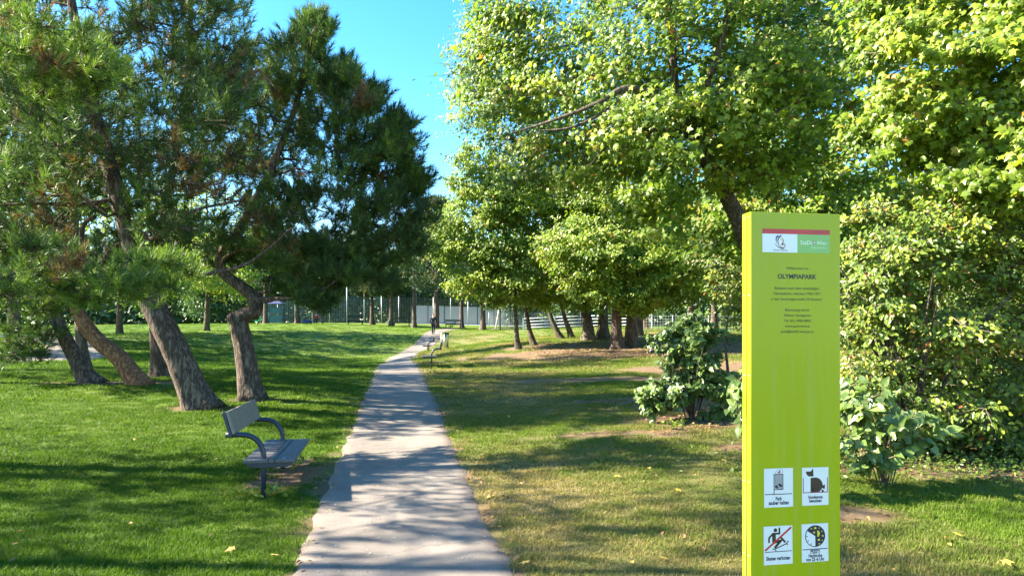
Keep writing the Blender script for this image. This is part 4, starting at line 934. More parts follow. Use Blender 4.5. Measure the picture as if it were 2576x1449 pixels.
# butterfly emblem: brush strokes, placed in the white panel
def lg(X_, Y_):
    return x0 + (X_ - 45) / 1255 * (x1 - x0), z1 - (Y_ - 310) / 650 * (z1 - z2)
k = (x1 - x0) / 1255
for mt, pts, w0, w1_ in (('print_blue', ((600, 390), (555, 430), (535, 500), (540, 570), (560, 650)), 60, 6), ('print_purple', ((710, 375), (650, 420), (605, 500), (595, 580), (620, 670), (670, 730), (730, 770)), 46, 12),
                         ('print_orange', ((705, 430), (760, 470), (790, 540), (780, 610), (745, 680)), 10, 40), ('print_orange', ((745, 690), (800, 670), (850, 700), (850, 760), (800, 810)), 40, 14), ('print_navy', ((515, 688), (560, 730), (640, 780), (720, 805), (800, 812)), 10, 44)):
    c = [lg(*q) for q in pts]; cs = smooth_curve(np.c_[np.array(c), np.zeros(len(c))], 22)[:, :2]
    flat('emblem', stroke([tuple(q) for q in cs], w0 * k, w1_ * k), M[mt], wp, -0.0018)
flat('emblem', [star(*lg(710, 515), 32 * k)], M['print_yellow'], wp, -0.0018); flat('emblem', [circle(*lg(515, 688), 16 * k, 10)], M['print_navy'], wp, -0.0017)
cx_, cz_ = lg(680, 880); lettering('Unsere+Gärten', cx_, cz_, 500 * k, M['print_black'], wp, -0.0018)
def gl(X_, Y_):
    return x1 + (X_ - 1303) / 1160 * (x2 - x1), z1 - (Y_ - 330 - (X_ - 1303) * 0.03) / 620 * (z1 - z2)
cx_, cz_ = gl(1620, 620); lettering('StaDt', cx_, cz_, 430 * k, M['print_pale'], gp, -0.0018, 0.012)
cx_, cz_ = gl(2165, 640); lettering('Wien', cx_, cz_, 360 * k, M['print_pale'], gp, -0.0018, 0.012)
cx_, cz_ = gl(2070, 790); lettering('Wien ist anders', cx_, cz_, 550 * k, M['print_pale'], gp, -0.0018)
cx_, cz_ = gl(1910, 622); flat('crest', [[(cx_ - 40 * k, cz_ - 55 * k), (cx_ + 40 * k, cz_ - 55 * k), (cx_ + 40 * k, cz_ + 55 * k), (cx_ - 40 * k, cz_ + 55 * k)]], M['print_purple'], gp, -0.0018)
flat('crest', [[(cx_ - 10 * k, cz_ - 55 * k), (cx_ + 10 * k, cz_ - 55 * k), (cx_ + 10 * k, cz_ + 55 * k), (cx_ - 10 * k, cz_ + 55 * k)], [(cx_ - 40 * k, cz_ - 12 * k), (cx_ + 40 * k, cz_ - 12 * k), (cx_ + 40 * k, cz_ + 12 * k), (cx_ - 40 * k, cz_ + 12 * k)]], M['print_white'], gp, -0.0022)

for txt, u, v, wpx, bo in (('Willkommen im', 2005.5, 675.5, 55, 0), ('OLYMPIAPARK', 2005, 696.5, 98, 0.03), ('Benannt nach dem ehemaligen', 2004.5, 725.5, 111, 0), ('Olympiakino, welches 1950-1971', 2004.5, 739, 118, 0), ('in der Sieveringerstraße 25 bestand.', 2004, 752.8, 128, 0),
                           ('Betreuung durch:', 2006, 779.8, 62, 0), ('Wiener Stadtgärten', 2006, 793.5, 69, 0), ('Tel. (01) 4000-8042', 2006, 807, 69, 0), ('www.park.wien.at', 2006, 820.5, 63, 0), ('post@ma42.wien.gv.at', 2006, 834, 82, 0)):
    cx_, cz_ = S(u, v); wd = S(u + wpx / 2, v)[0] - S(u - wpx / 2, v)[0]; lettering(txt, cx_, cz_, wd, M['print_black'], sign, -0.001, bo)


def sticker(u0, v0, u1, v1, tilt):
    (xa, za), (xb, zb) = S(u0, v0), S(u1, v1); za2 = za; w, h = xb - xa, za - S(u0, v1)[1]
    o = flat('notice', [[(0, 0), (w, 0), (w, h), (0, h)]], M['print_white'], sign, 0); bevel_o = o
    o.location = (xa, -0.0010, za - h); o.rotation_euler = (0, R(tilt), 0)
    return o, w, h


# notice: keep the park clean
st, w, h = sticker(1922, 1178.5, 1995, 1276.5, -0.3)
def q1(X_, Y_): return ((X_ - 90) / 955 * w, (1 - (Y_ - 145 + (X_ - 90) * 0.03) / 1265) * h)
e = w / 955
bl = stroke([q1(418, 312), q1(418, 965)], 26 * e, rnd=False) + stroke([q1(115, 985), q1(1015, 958)], 24 * e, rnd=False) + stroke([q1(445, 327), q1(720, 322)], 26 * e, rnd=False) + stroke([q1(445, 820), q1(720, 812)], 26 * e, rnd=False) + stroke([q1(712, 325), q1(712, 815)], 16 * e, rnd=False) + stroke([q1(452, 325), q1(452, 815)], 10 * e, rnd=False)
for k_ in range(-5, 11):
    xa_, ya_, xb_, yb_ = 455 + k_ * 34, 345, 455 + k_ * 34 + 300, 345 + 455
    if xa_ < 455: ya_ += (455 - xa_) * 1.517; xa_ = 455
    if xb_ > 710: yb_ -= (xb_ - 710) * 1.517; xb_ = 710
    if xb_ - xa_ > 15: bl += stroke([q1(xa_, ya_), q1(xb_, yb_)], 13 * e, rnd=False)
bl += [[q1(540, 650), q1(600, 630), q1(690, 680), q1(690, 715), q1(620, 735), q1(575, 700)], [q1(455, 690), q1(500, 665), q1(575, 770), q1(515, 800), q1(455, 760)]]
flat('pictogram', bl, M['print_navy'], st, -0.0006)
flat('pictogram', stroke([q1(*p) for p in ((475, 300), (470, 260), (520, 220), (550, 175), (620, 162), (680, 175), (705, 220), (690, 290))], 9 * e), M['print_blue'], st, -0.0006)
flat('pictogram', [[q1(525, 262), q1(565, 250), q1(580, 215), q1(645, 205), q1(612, 235), q1(640, 260), q1(585, 295), q1(550, 282)]], M['print_red'], st, -0.0007)
for tx, X_, Y_, wd in (('Park', 575, 1120, 210), ('sauber halten', 570, 1255, 665)): lettering(tx, *q1(X_, Y_), wd * e, M['print_navy'], st, -0.0006, 0.03, 1.35)
# notice: use the dog zone
st, w, h = sticker(2017.5, 1176, 2084, 1271.5, -0.2)
def q2(X_, Y_): return ((X_ - 1335) / 870 * w, (1 - (Y_ - 100 + (X_ - 1335) * 0.045) / 1262) * h)
e = w / 870
flat('pictogram', [[q2(*p) for p in ((1455, 225), (1630, 215), (1645, 180), (1700, 120), (1710, 380), (1550, 385), (1490, 330))], [q2(*p) for p in ((1615, 430), (1800, 415), (1900, 450), (1980, 540), (2010, 640), (2020, 700), (1985, 790), (1900, 890), (1710, 905), (1720, 860), (1775, 815), (1690, 690), (1680, 820), (1640, 905), (1615, 905))],
                   [q2(*p) for p in ((2010, 690), (2085, 640), (2085, 760), (2060, 800), (2000, 760))], [q2(*p) for p in ((1975, 830), (2010, 810), (2050, 850), (2045, 890), (1975, 892))]], M['print_brown'], st, -0.0006)
flat('pictogram', stroke([q2(1375, 440), q2(1375, 940)], 22 * e, rnd=False) + stroke([q2(1365, 932), q2(2180, 892)], 24 * e, rnd=False) + stroke([q2(2170, 400), q2(2170, 900)], 22 * e, rnd=False), M['print_purple'], st, -0.0007)
for tx, X_, Y_, wd in (('Hundezone', 1772, 1070, 470), ('benutzen', 1772, 1190, 400)): lettering(tx, *q2(X_, Y_), wd * e, M['print_navy'], st, -0.0006, 0.03, 1.35)
# notice: no skating
st, w, h = sticker(1921.5, 1324, 1994, 1421, -0.6)
def q3(X_, Y_): return ((X_ - 75) / 890 * w, (1 - (Y_ - 205 + (X_ - 75) * 0.034) / 1190) * h)
e = w / 890
sk = [circle(*q3(438, 318), 56 * e)]
for pts, wd in ((((355, 430), (240, 560), (238, 690)), 52), (((380, 428), (560, 422), (560, 262)), 52), (((392, 450), (392, 680)), 112), (((410, 690), (600, 650)), 74), (((590, 660), (432, 840)), 74), (((610, 555), (725, 680)), 62), (((355, 905), (410, 905), (780, 735), (830, 665)), 30)):
    sk += stroke([q3(*p) for p in pts], wd * e)
sk += [circle(*q3(443, 948), 21 * e, 12), circle(*q3(800, 768), 19 * e, 12)]
flat('pictogram', sk, M['print_brown'], st, -0.0005)
flat('pictogram', stroke([q3(105, 998), q3(940, 962)], 20 * e, rnd=False), M['print_navy'], st, -0.0005)
flat('pictogram', stroke([q3(130, 935), q3(912, 247)], 54 * e), M['print_red'], st, -0.0010)
lettering('Skaten verboten', *q3(515, 1190), 740 * e, M['print_navy'], st, -0.0006, 0.03, 1.35)
# notice: quiet at night
st, w, h = sticker(2017, 1318, 2084, 1414, -0.7)
def q4(X_, Y_): return ((X_ - 1235) / 810 * w, (1 - (Y_ - 160 + (X_ - 1235) * 0.068) / 1165) * h)
e = w / 810; cx_, cz_ = q4(1645, 512); rr = 305 * e
flat('pictogram', [circle(cx_, cz_, rr, 40)], M['print_navy'], st, -0.0005)
flat('pictogram', [[(cx_, cz_)] + circle(cx_, cz_, rr * 0.93, 22, 147, 270)], M['print_white'], st, -0.0010)
tk = []
for a in (180, 210, 240): tk += stroke([(cx_ + rr * .78 * math.cos(R(a)), cz_ + rr * .78 * math.sin(R(a))), (cx_ + rr * .88 * math.cos(R(a)), cz_ + rr * .88 * math.sin(R(a)))], 22 * e)
flat('pictogram', tk, M['print_navy'], st, -0.0014)
ys = [star(*q4(*p), r_ * e) for *p, r_ in ((1645, 262, 45), (1752, 622, 45), (1612, 398, 36), (1875, 498, 34), (1765, 745, 28), (1530, 288, 26), (1765, 262, 22), (1850, 362, 24), (1855, 640, 20))]
mo = [q4(*p) for p in ((1705, 332), (1755, 355), (1785, 410), (1780, 470), (1750, 520), (1705, 538), (1735, 490), (1742, 430), (1730, 375))]
flat('pictogram', ys + [mo], M['print_yellow'], st, -0.0010)
flat('pictogram', stroke([q4(1255, 938), q4(2025, 880)], 22 * e, rnd=False), M['print_navy'], st, -0.0005)
for tx, X_, Y_, wd in (('PSSST!', 1640, 992, 285), ('Nachtruhe', 1645, 1110, 410), ('von 22–6 Uhr', 1640, 1225, 560)): lettering(tx, *q4(X_, Y_), wd * e, M['print_navy'], st, -0.0006, 0.03, 1.35)

# ------------------------------------------------------------------ benches
M['bench_metal'] = plain('blue_grey_metal', (0.022, 0.032, 0.055), 0.35, metal=0.0, spec=0.5, noise=0.1)
M['bench_wood'] = plain('weathered_plank', (0.105, 0.10, 0.10), 0.6, spec=0.4, noise=0.35, scale=6, bump=0.25, stretch=(9, 0.6, 9))
M['back_wood'] = plain('pale_weathered_plank', (0.21, 0.18, 0.15), 0.65, spec=0.35, noise=0.22, scale=6, bump=0.25, stretch=(9, 0.6, 9))


def make_bench(label, loc, rz, L=1.75, group='benches along the path'):
    """length runs along local y from 0 to L; the seat faces local +x; tube ends carry seat and backrest"""
    t = thing('park_bench', label, 'bench', loc, rz, group)
    hz = 0.43
    for xa, xb in ((-0.20, 0.055), (0.063, 0.125), (0.133, 0.335)):
        bevel(MB().box(xa, xb, 0.02, L - 0.02, hz - 0.035, hz).build('seat_plank', M['bench_wood'], t, False), 0.006)
    for xx_ in (-0.10, 0.22):
        for yy_ in (0.07, L - 0.07):
            bo_ = MB().lathe([(0, 0.004), (0.009, 0.003), (0.011, 0.0)], 10).build('bolt', M['steel'], t); bo_.location = (xx_, yy_, hz)
    bk = MB().box(-0.018, 0.018, 0.035, L - 0.035, -0.125, 0.125).build('backrest', M['back_wood'], t, False); bevel(bk, 0.006)
    bk.location = (-0.33, 0, hz + 0.40); bk.rotation_euler = (0, R(-16), 0)
    for y in (0.09, L - 0.09):
        pts = [(0.0, y, -0.15), (0.0, y, 0.35), (0.0, y, hz + 0.03)] + [(-0.215 + 0.215 * math.cos(a), y, hz + 0.04 + 0.225 * math.sin(a)) for a in np.linspace(0.1, math.pi / 2, 8)] + [(-0.30, y, hz + 0.266), (-0.385, y, hz + 0.266)]
        MB().tube(pts, 0.029, 14).build('leg_tube', M['bench_metal'], t)
        q = MB(); pr = [(-0.17, hz - 0.037), (0.305, hz - 0.037), (0.305, hz - 0.062), (0.25, hz - 0.085), (-0.10, hz - 0.085), (-0.16, hz - 0.065)]
        n = len(pr); V = [(x, y - 0.055, z) for x, z in pr] + [(x, y - 0.035, z) for x, z in pr]
        q.add(V, [(i, (i + 1) % n, n + (i + 1) % n, n + i) for i in range(n)]); q.F.setdefault(n, []).append(np.array([tuple(range(n))[::-1], tuple(range(n, 2 * n))])); q.A.setdefault(n, []).append(np.zeros(2, np.float32))
        q.build('seat_bracket', M['bench_metal'], t, False)
        e = MB().box(-0.05, -0.0185, -0.06, 0.03, -0.155, 0.13).build('back_bracket', M['bench_metal'], t, False); bevel(e, 0.012, 3)
        e.location = (-0.335, y, hz + 0.398); e.rotation_euler = (0, R(-16), 0)
    return t


b = base_at(664, 8.0)
bench = make_bench('nearest park bench, left of the path, facing it from the lawn', b + np.array([0.01, -0.09, 0]), R(10))


def bench_copy(label, u, d, rz):
    o = copy_tree(bench); o['label'] = label; o.location = tuple(base_at(u, d)); o.rotation_euler = (0, 0, rz); return o


# the others face the other way: turned half round, their length runs towards the camera, so they start at the far end
bench_copy('second bench, right of the path where it starts to bend', 1086, 29.4, R(180 + 6))
bench_copy('third bench, just in front of the litter bin', 1079, 48.6, R(180 + 4))
bench_copy('small distant bench beside the top of the path', 1133, 88, R(180 + 12))

# slatted benches by the court fence, seen from behind
M['dark_metal'] = plain('dark_painted_metal', (0.02, 0.03, 0.035), 0.45)
def court_bench(label, u, d, w):
    b = base_at(u, d); t = thing('court_bench', label, 'bench', b, 0, 'benches by the ball court')
    for z in (0.45, 0.80, 0.95): MB().box(-w / 2, w / 2, -0.02, 0.02, z, z + 0.10).build('slat', M['dark_metal'], t, False)
    MB().box(-w / 2, w / 2, 0.03, 0.42, 0.42, 0.46).build('seat', M['bench_wood'], t, False)
    for x in (-w / 2 + 0.05, w / 2 - 0.05): MB().box(x - 0.03, x + 0.03, -0.06, -0.021, -0.1, 1.05).build('leg', M['dark_metal'], t, False); MB().box(x - 0.03, x + 0.03, 0.35, 0.41, -0.1, 0.419).build('leg', M['dark_metal'], t, False)
    return t


court_bench('dark bench standing before the court fence, left of the trunks', 893, 88, 1.75)
court_bench('dark bench half hidden behind two pine trunks', 1010, 90, 1.9)
court_bench('dark bench just right of the walker', 1140, 91, 1.9)

# ------------------------------------------------------------------ litter bin
M['bin_steel'] = plain('stainless_steel', (0.55, 0.56, 0.57), 0.28, metal=0.9, noise=0.06)
M['bin_dark'] = plain('bin_inside', (0.03, 0.03, 0.035), 0.5)
b = base_at(1118, 44)
bn = thing('litter_bin', 'round steel litter bin on a post beside the path', 'bin', b)
MB().lathe([(0.0, 0.13), (0.25, 0.13), (0.27, 0.15), (0.27, 0.93), (0.26, 0.95)], 32).build('body', M['bin_steel'], bn)
MB().lathe([(0.285, 0.90), (0.285, 0.985), (0.24, 0.985), (0.24, 0.90)], 32).build('rim', M['bin_dark'], bn)
MB().lathe([(0.0, 0.80), (0.238, 0.80)], 32).build('liner', M['bin_dark'], bn)
MB().tube([(0.02, -0.32, -0.2), (0.02, -0.32, 0.92)], 0.026, 12).build('post', M['steel'], bn)
MB().box(0.0, 0.04, -0.32, -0.262, 0.70, 0.76).build('bracket', M['bin_dark'], bn, False)
MB().box(-0.40, -0.272, -0.03, 0.03, 0.62, 0.67).build('ash_tray', M['bin_dark'], bn, False)
th = np.linspace(R(228), R(270), 8); st_ = MB(); V = [(0.274 * math.cos(a), 0.274 * math.sin(a), z) for z in (0.72, 0.88) for a in th]; st_.add(V, [(i, i + 1, 9 + i, 8 + i) for i in range(7)]); st_.build('label_patch', M['lime_edge'], bn)

# ------------------------------------------------------------------ people
M['skin'] = plain('skin', (0.55, 0.34, 0.24), 0.5, noise=0.05)
M['jacket'] = plain('dark_jacket', (0.018, 0.020, 0.032), 0.8, noise=0.25)
M['trousers'] = plain('dark_trousers', (0.022, 0.022, 0.028), 0.85, noise=0.25)
M['shoe'] = plain('brown_shoe', (0.10, 0.05, 0.035), 0.6)
M['hair'] = plain('dark_hair', (0.02, 0.014, 0.01), 0.6)
M['red_cloth'] = plain('red_shirt', (0.42, 0.03, 0.04), 0.8)
M['blue_cloth'] = plain('dark_blue_cloth', (0.02, 0.035, 0.12), 0.8)


def skinned(name, verts, edges, radii, mat, parent, root_i=0, sub=2):
    me = bpy.data.meshes.new(name); me.from_pydata([tuple(v) for v in verts], edges, []); me.update()
    o = bpy.data.objects.new(name, me); COL.objects.link(o)
    o.modifiers.new('skin', 'SKIN'); s = o.modifiers.new('sub', 'SUBSURF'); s.levels = sub; s.render_levels = sub
    if not me.skin_vertices: 
        bpy.context.view_layer.objects.active = o
    sv = me.skin_vertices[0].data
    for i, r_ in enumerate(radii): sv[i].radius = (r_, r_) if not isinstance(r_, tuple) else r_
    sv[root_i].use_root = True
    dg = bpy.context.evaluated_depsgraph_get(); m2 = bpy.data.meshes.new_from_object(o.evaluated_get(dg)); COL.objects.unlink(o); bpy.data.objects.remove(o); bpy.data.meshes.remove(me)
    for p in m2.polygons: p.use_smooth = True
    m2.name = name; m2.materials.clear(); m2.materials.append(mat)
    return link(name, m2, parent)


def person(label, loc, rz, joints, top, trousers, shoes=True):
    """one continuous skinned body; clothes and hair are grown round the same joints"""
    t = thing('person', label, 'person', loc, rz); J = {k: np.array(v, float) for k, v in joints.items()}
    names = ['pelvis', 'waist', 'chest', 'neck', 'head', 'crown', 'shl', 'ell', 'wrl', 'hal', 'shr', 'elr', 'wrr', 'har', 'hpl', 'knl', 'anl', 'tol', 'hpr', 'knr', 'anr', 'tor']
    rad = [.12, .11, (.14, .11), .05, (.085, .1), .075, .055, .042, .03, .03, .055, .042, .03, .03, .085, .06, .042, .035, .085, .06, .042, .035]
    E = [('pelvis', 'waist'), ('waist', 'chest'), ('chest', 'neck'), ('neck', 'head'), ('head', 'crown'), ('chest', 'shl'), ('shl', 'ell'), ('ell', 'wrl'), ('wrl', 'hal'), ('chest', 'shr'), ('shr', 'elr'), ('elr', 'wrr'), ('wrr', 'har'),
         ('pelvis', 'hpl'), ('hpl', 'knl'), ('knl', 'anl'), ('anl', 'tol'), ('pelvis', 'hpr'), ('hpr', 'knr'), ('knr', 'anr'), ('anr', 'tor')]
    ix = {n: i for i, n in enumerate(names)}
    skinned('body', [J[n] for n in names], [(ix[a], ix[b]) for a, b in E], rad, M['skin'], t)
    def part(nm, keep, grow_, mat, cut=()):
        k = [n for n in names if n in keep]; kx = {n: i for i, n in enumerate(k)}
        pos = [J[n] for n in k]; r_ = [tuple(np.array(rad[ix[n]]) * 1 + grow_) if isinstance(rad[ix[n]], tuple) else rad[ix[n]] + grow_ for n in k]
        skinned(nm, pos, [(kx[a], kx[b]) for a, b in E if a in kx and b in kx], r_, mat, t)
    part('jacket', ('pelvis', 'waist', 'chest', 'shl', 'ell', 'wrl', 'shr', 'elr', 'wrr'), 0.025, top)
    part('trousers', ('pelvis', 'hpl', 'knl', 'anl', 'hpr', 'knr', 'anr'), 0.02, trousers)
    for a, b_ in (('anl', 'tol'), ('anr', 'tor')):
        d = J[b_] - J[a]; skinned('shoe', [J[a] - d * 0.35 - np.array([0, 0, .03]), J[a] + d * .4, J[b_]], [(0, 1), (1, 2)], [.05, .055, .05], M['shoe'], t, sub=1)
    up = unit(J['crown'] - J['head']); skinned('hair', [J['head'] + up * .03, J['crown'] + up * .012], [(0, 1)], [(.098, .11), .09], M['hair'], t)
    return t


person('person in dark clothes walking away up the path', base_at(1090, 62), 0, dict(
    pelvis=(0, 0, .95), waist=(0, .01, 1.12), chest=(0, .03, 1.36), neck=(0, .04, 1.52), head=(0, .05, 1.62), crown=(0, .05, 1.71),
    shl=(-.19, .02, 1.42), ell=(-.27, -.08, 1.16), wrl=(-.22, .06, .95), hal=(-.21, .1, .88), shr=(.19, .04, 1.42), elr=(.26, .02, 1.15), wrr=(.25, .16, .93), har=(.24, .2, .86),
    hpl=(-.09, 0, .90), knl=(-.09, .12, .50), anl=(-.08, .08, .09), tol=(-.09, .24, .04), hpr=(.09, 0, .90), knr=(.08, -.02, .49), anr=(.07, -.22, .13), tor=(.07, -.10, .05)), M['jacket'], M['trousers'])

b = base_at(796, 84)
pt = thing('plank_bench', 'low plank bench under the person in red', 'bench', b)
MB().box(-0.9, 0.9, -0.18, 0.18, 0.38, 0.43).build('seat', plain('pinkish_plank', (0.42, 0.27, 0.22), 0.7), pt, False)
for x in (-0.7, 0.7): MB().box(x - 0.05, x + 0.05, -0.14, 0.14, -0.1, 0.379).build('leg', M['dark_metal'], pt, False)
person('person in a red top sitting on the far plank bench', b + np.array([0.0, 0.0, 0.0]), R(180), dict(
    pelvis=(0, -.02, .53), waist=(0, .02, .70), chest=(0, .06, .94), neck=(0, .10, 1.09), head=(0, .14, 1.19), crown=(0, .15, 1.28),
    shl=(-.19, .06, 1.0), ell=(-.25, .16, .76), wrl=(-.15, .36, .62), hal=(-.12, .42, .60), shr=(.19, .06, 1.0), elr=(.25, .16, .76), wrr=(.15, .36, .62), har=(.12, .42, .60),
    hpl=(-.1, .02, .51), knl=(-.12, .44, .50), anl=(-.12, .46, .09), tol=(-.13, .62, .04), hpr=(.1, .02, .51), knr=(.12, .44, .50), anr=(.12, .46, .09), tor=(.13, .62, .04)), M['red_cloth'], M['trousers'])
b = base_at(772, 83)
bag = thing('bag', 'dark blue bag on the grass beside the far plank bench', 'bag', b)
q = MB(); prof = [(0.0, 0.0), (0.36, 0.0), (0.42, 0.12), (0.40, 0.30), (0.30, 0.42), (0.0, 0.46)]; q.lathe(prof, 18); bo = q.build('body', M['blue_cloth'], bag); bo.scale = (1.4, 0.7, 1)
MB().tube([(-.25, 0, .40), (-.15, 0, .58), (.15, 0, .58), (.25, 0, .40)], 0.02, 8).build('handle', M['dark_metal'], bag)

# ------------------------------------------------------------------ playground pieces at the left of the far lawn
M['teal'] = plain('teal_panel', (0.02, 0.11, 0.15), 0.45); M['white_paint'] = plain('white_paint', (0.75, 0.75, 0.74), 0.45); M['toy_green'] = plain('green_plastic', (0.02, 0.35, 0.14), 0.4)
b = base_at(696, 92); tw = thing('play_tower', 'teal climbing tower with a white ladder at the playground', 'play tower', b)
for x in (-.75, .75):
    for y in (-.6, .6): MB().box(x - .06, x + .06, y - .06, y + .06, -.2, 2.4).build('post', M['teal'], tw, False)
MB().box(-.69, .69, -.6, -.56, .05, .95).build('panel', M['teal'], tw, False); MB().box(-.69, .69, -.6, -.56, 1.2, 1.9).build('panel', M['teal'], tw, False); MB().box(-.69, .69, -.55, .55, 1.05, 1.12).build('platform', M['bench_wood'], tw, False)
q = MB(); q.add([(-.95, -.8, 2.38), (.95, -.8, 2.38), (.95, .8, 2.38), (-.95, .8, 2.38), (0, 0, 3.0)], [(0, 1, 4), (1, 2, 4), (2, 3, 4), (3, 0, 4)]); q.build('roof', M['blue_cloth'], tw, False)
for z in np.arange(.2, 1.3, .25): MB().box(-1.35, -.85, -.03, .03, z, z + .09).build('rung', M['white_paint'], tw, False)
for x in (-1.38, -.86): MB().box(x, x + .05, -.035, .035, -.1, 1.5).build('ladder_rail', M['white_paint'], tw, False)
b = base_at(648, 74); sr = thing('spring_rider', 'small green spring rider on the left lawn', 'spring rider', b)
hel = [(.09 * math.cos(a), .09 * math.sin(a), .02 + .30 * a / 25.13) for a in np.linspace(0, 25.13, 60)]
MB().tube(hel, .015, 6).build('spring', M['dark_metal'], sr)
q = MB(); pr = [(-.38, .38), (-.30, .62), (-.12, .50), (.10, .48), (.22, .72), (.40, .78), (.42, .62), (.30, .52), (.26, .34), (-.25, .32)]; n = len(pr)
q.add([(x, -.09, z) for x, z in pr] + [(x, .09, z) for x, z in pr], [(i, (i + 1) % n, n + (i + 1) % n, n + i) for i in range(n)]); q.F.setdefault(n, []).append(np.array([tuple(range(n))[::-1], tuple(range(n, 2 * n))])); q.A.setdefault(n, []).append(np.zeros(2, np.float32)); q.build('body', M['toy_green'], sr, False)
MB().tube([(.2, -.22, .66), (.2, .22, .66)], .018, 8).build('handle', M['dark_metal'], sr)

# ------------------------------------------------------------------ fences
M['galv'] = plain('galvanised_steel', (0.42, 0.46, 0.48), 0.45, metal=0.3); M['fence_white'] = plain('white_rail_paint', (0.78, 0.79, 0.80), 0.4)
def mesh_fence(label, p0, p1, h, n_panel, wire, cell, post_r, name='mesh_fence', tall=()):
    p0, p1 = np.array(p0, float), np.array(p1, float); b = np.array([p0[0], p0[1], G(*p0)]); f = thing(name, label, 'fence', b)
    L = np.linalg.norm(p1 - p0); dx = (p1 - p0) / L
    for i in range(n_panel + 1):
        p = p0 + dx * L * i / n_panel; z = G(*p) - b[2]; q = p - p0; hh = h * (1.45 if i in tall else 1.02)
        MB().tube([(q[0], q[1], z - .2), (q[0], q[1], z + hh)], post_r, 8).build('post', M['galv'], f)
    w = MB()
    for i in range(n_panel):
        a = p0 + dx * L * i / n_panel; c = p0 + dx * L * (i + 1) / n_panel; za, zc = G(*a) - b[2], G(*c) - b[2]; a, c = a - p0, c - p0; wl_ = L / n_panel; nrm = np.array([-dx[1], dx[0], 0]) * wire
        w = MB()
        for k in range(1, int(wl_ / cell)):
            t = k * cell / wl_; q = a + (c - a) * t; z = za + (zc - za) * t; e = np.array([dx[0], dx[1], 0]) * wire
            w.add([np.array([q[0], q[1], z + .05]) - e, np.array([q[0], q[1], z + .05]) + e, np.array([q[0], q[1], z + h]) + e, np.array([q[0], q[1], z + h]) - e], [(0, 1, 2, 3)])
        for k in range(int(h / cell) + 1):
            zz = .05 + k * cell; w.add([(a[0], a[1], za + zz - wire), (c[0], c[1], zc + zz - wire), (c[0], c[1], zc + zz + wire), (a[0], a[1], za + zz + wire)], [(0, 1, 2, 3)])
        w.build('wire_panel', M['galv'], f, False)['kind'] = 'stuff'
    return f


mesh_fence('tall wire mesh fence round the ball court behind the pines', (-33, 97), (-3.5, 97), 3.5, 13, 0.008, 0.22, 0.05, tall=(2, 5, 6, 9, 11))
mesh_fence('lower wire mesh fence running on to the right of the path', (-3.0, 96), (8.5, 92), 1.9, 5, 0.008, 0.22, 0.04)
mesh_fence('thin wire fence behind the mottled trunk and the sign', (9.2, 54), (21, 50), 1.1, 5, 0.008, 0.2, 0.03)


def rail_fence(label, p0, p1, n):
    p0, p1 = np.array(p0, float), np.array(p1, float); b = np.array([p0[0], p0[1], G(*p0)]); f = thing('rail_fence', label, 'fence', b)
    for i in range(n + 1):
        p = p0 + (p1 - p0) * i / n; z = G(*p) - b[2]; q = p - p0; MB().box(q[0] - .05, q[0] + .05, q[1] - .05, q[1] + .05, z - .2, z + 1.12).build('post', M['fence_white'], f, False)
    for i in range(n):
        a = p0 + (p1 - p0) * i / n; c = p0 + (p1 - p0) * (i + 1) / n; za, zc = G(*a) - b[2], G(*c) - b[2]; a, c = a - p0, c - p0; d = unit(np.array([*(c - a), 0])); a3 = np.array([*a, za]) + d * .052; c3 = np.array([*c, zc]) - d * .052
        for z in (.28, .54, .80, 1.06): MB().tube([a3 + np.array([0, 0, z]), c3 + np.array([0, 0, z])], .022, 8).build('rail', M['fence_white'], f)
    return f


rail_fence('white fence with four horizontal rails behind the bank trees', ((1316 - CX) / FPX * 62, 62), ((1640 - CX) / FPX * 60, 60), 4)
b = base_at(1616, 46); po = thing('marker_post', 'short dark post standing beside the orange trunk', 'post', b)
MB().tube([(0, 0, -.15), (0, 0, .92)], .055, 10).build('shaft', M['dark_metal'], po); MB().lathe([(0, 1.0), (.05, .97), (.07, .92), (.056, .90)], 12).build('cap', M['dark_metal'], po)

# pale court surface and low building wall glimpsed through the fences
M['court'] = plain('pale_court', (0.42, 0.45, 0.45), 0.8)
q = MB(); xs = np.linspace(-34, 10, 24); ys_ = np.linspace(98.5, 104, 4); XX, YY = np.meshgrid(xs, ys_); ii = np.arange(XX.size).reshape(XX.shape)
q.add(np.stack([XX, YY, ground(XX, YY) + .03], -1).reshape(-1, 3), np.stack([ii[:-1, :-1], ii[:-1, 1:], ii[1:, 1:], ii[1:, :-1]], -1).reshape(-1, 4)); tag(q.build('court_pavement', M['court'], None), 'pale paved ball court behind the tall fence', None, kind='structure')

wl_ = thing('court_wall', 'long pale grey wall behind the ball court at the path end', 'wall', (-14, 103, G(-14, 103)))
M['pale_wall'] = plain('pale_grey_board', (0.26, 0.28, 0.27), 0.7, noise=0.08)
for k_ in range(11):
    x_ = -14 + 2.3 * k_; MB().box(2.3 * k_ + .03, 2.3 * k_ + 2.27, 0, .12, G(x_, 103) - G(-14, 103) - .2, G(x_, 103) - G(-14, 103) + 2.5).build('panel', M['pale_wall'], wl_, False)
    MB().box(2.3 * k_ - .06, 2.3 * k_ + .027, -.05, .16, G(x_, 103) - G(-14, 103) - .2, G(x_, 103) - G(-14, 103) + 2.6).build('post', M['dark_metal'], wl_, False)

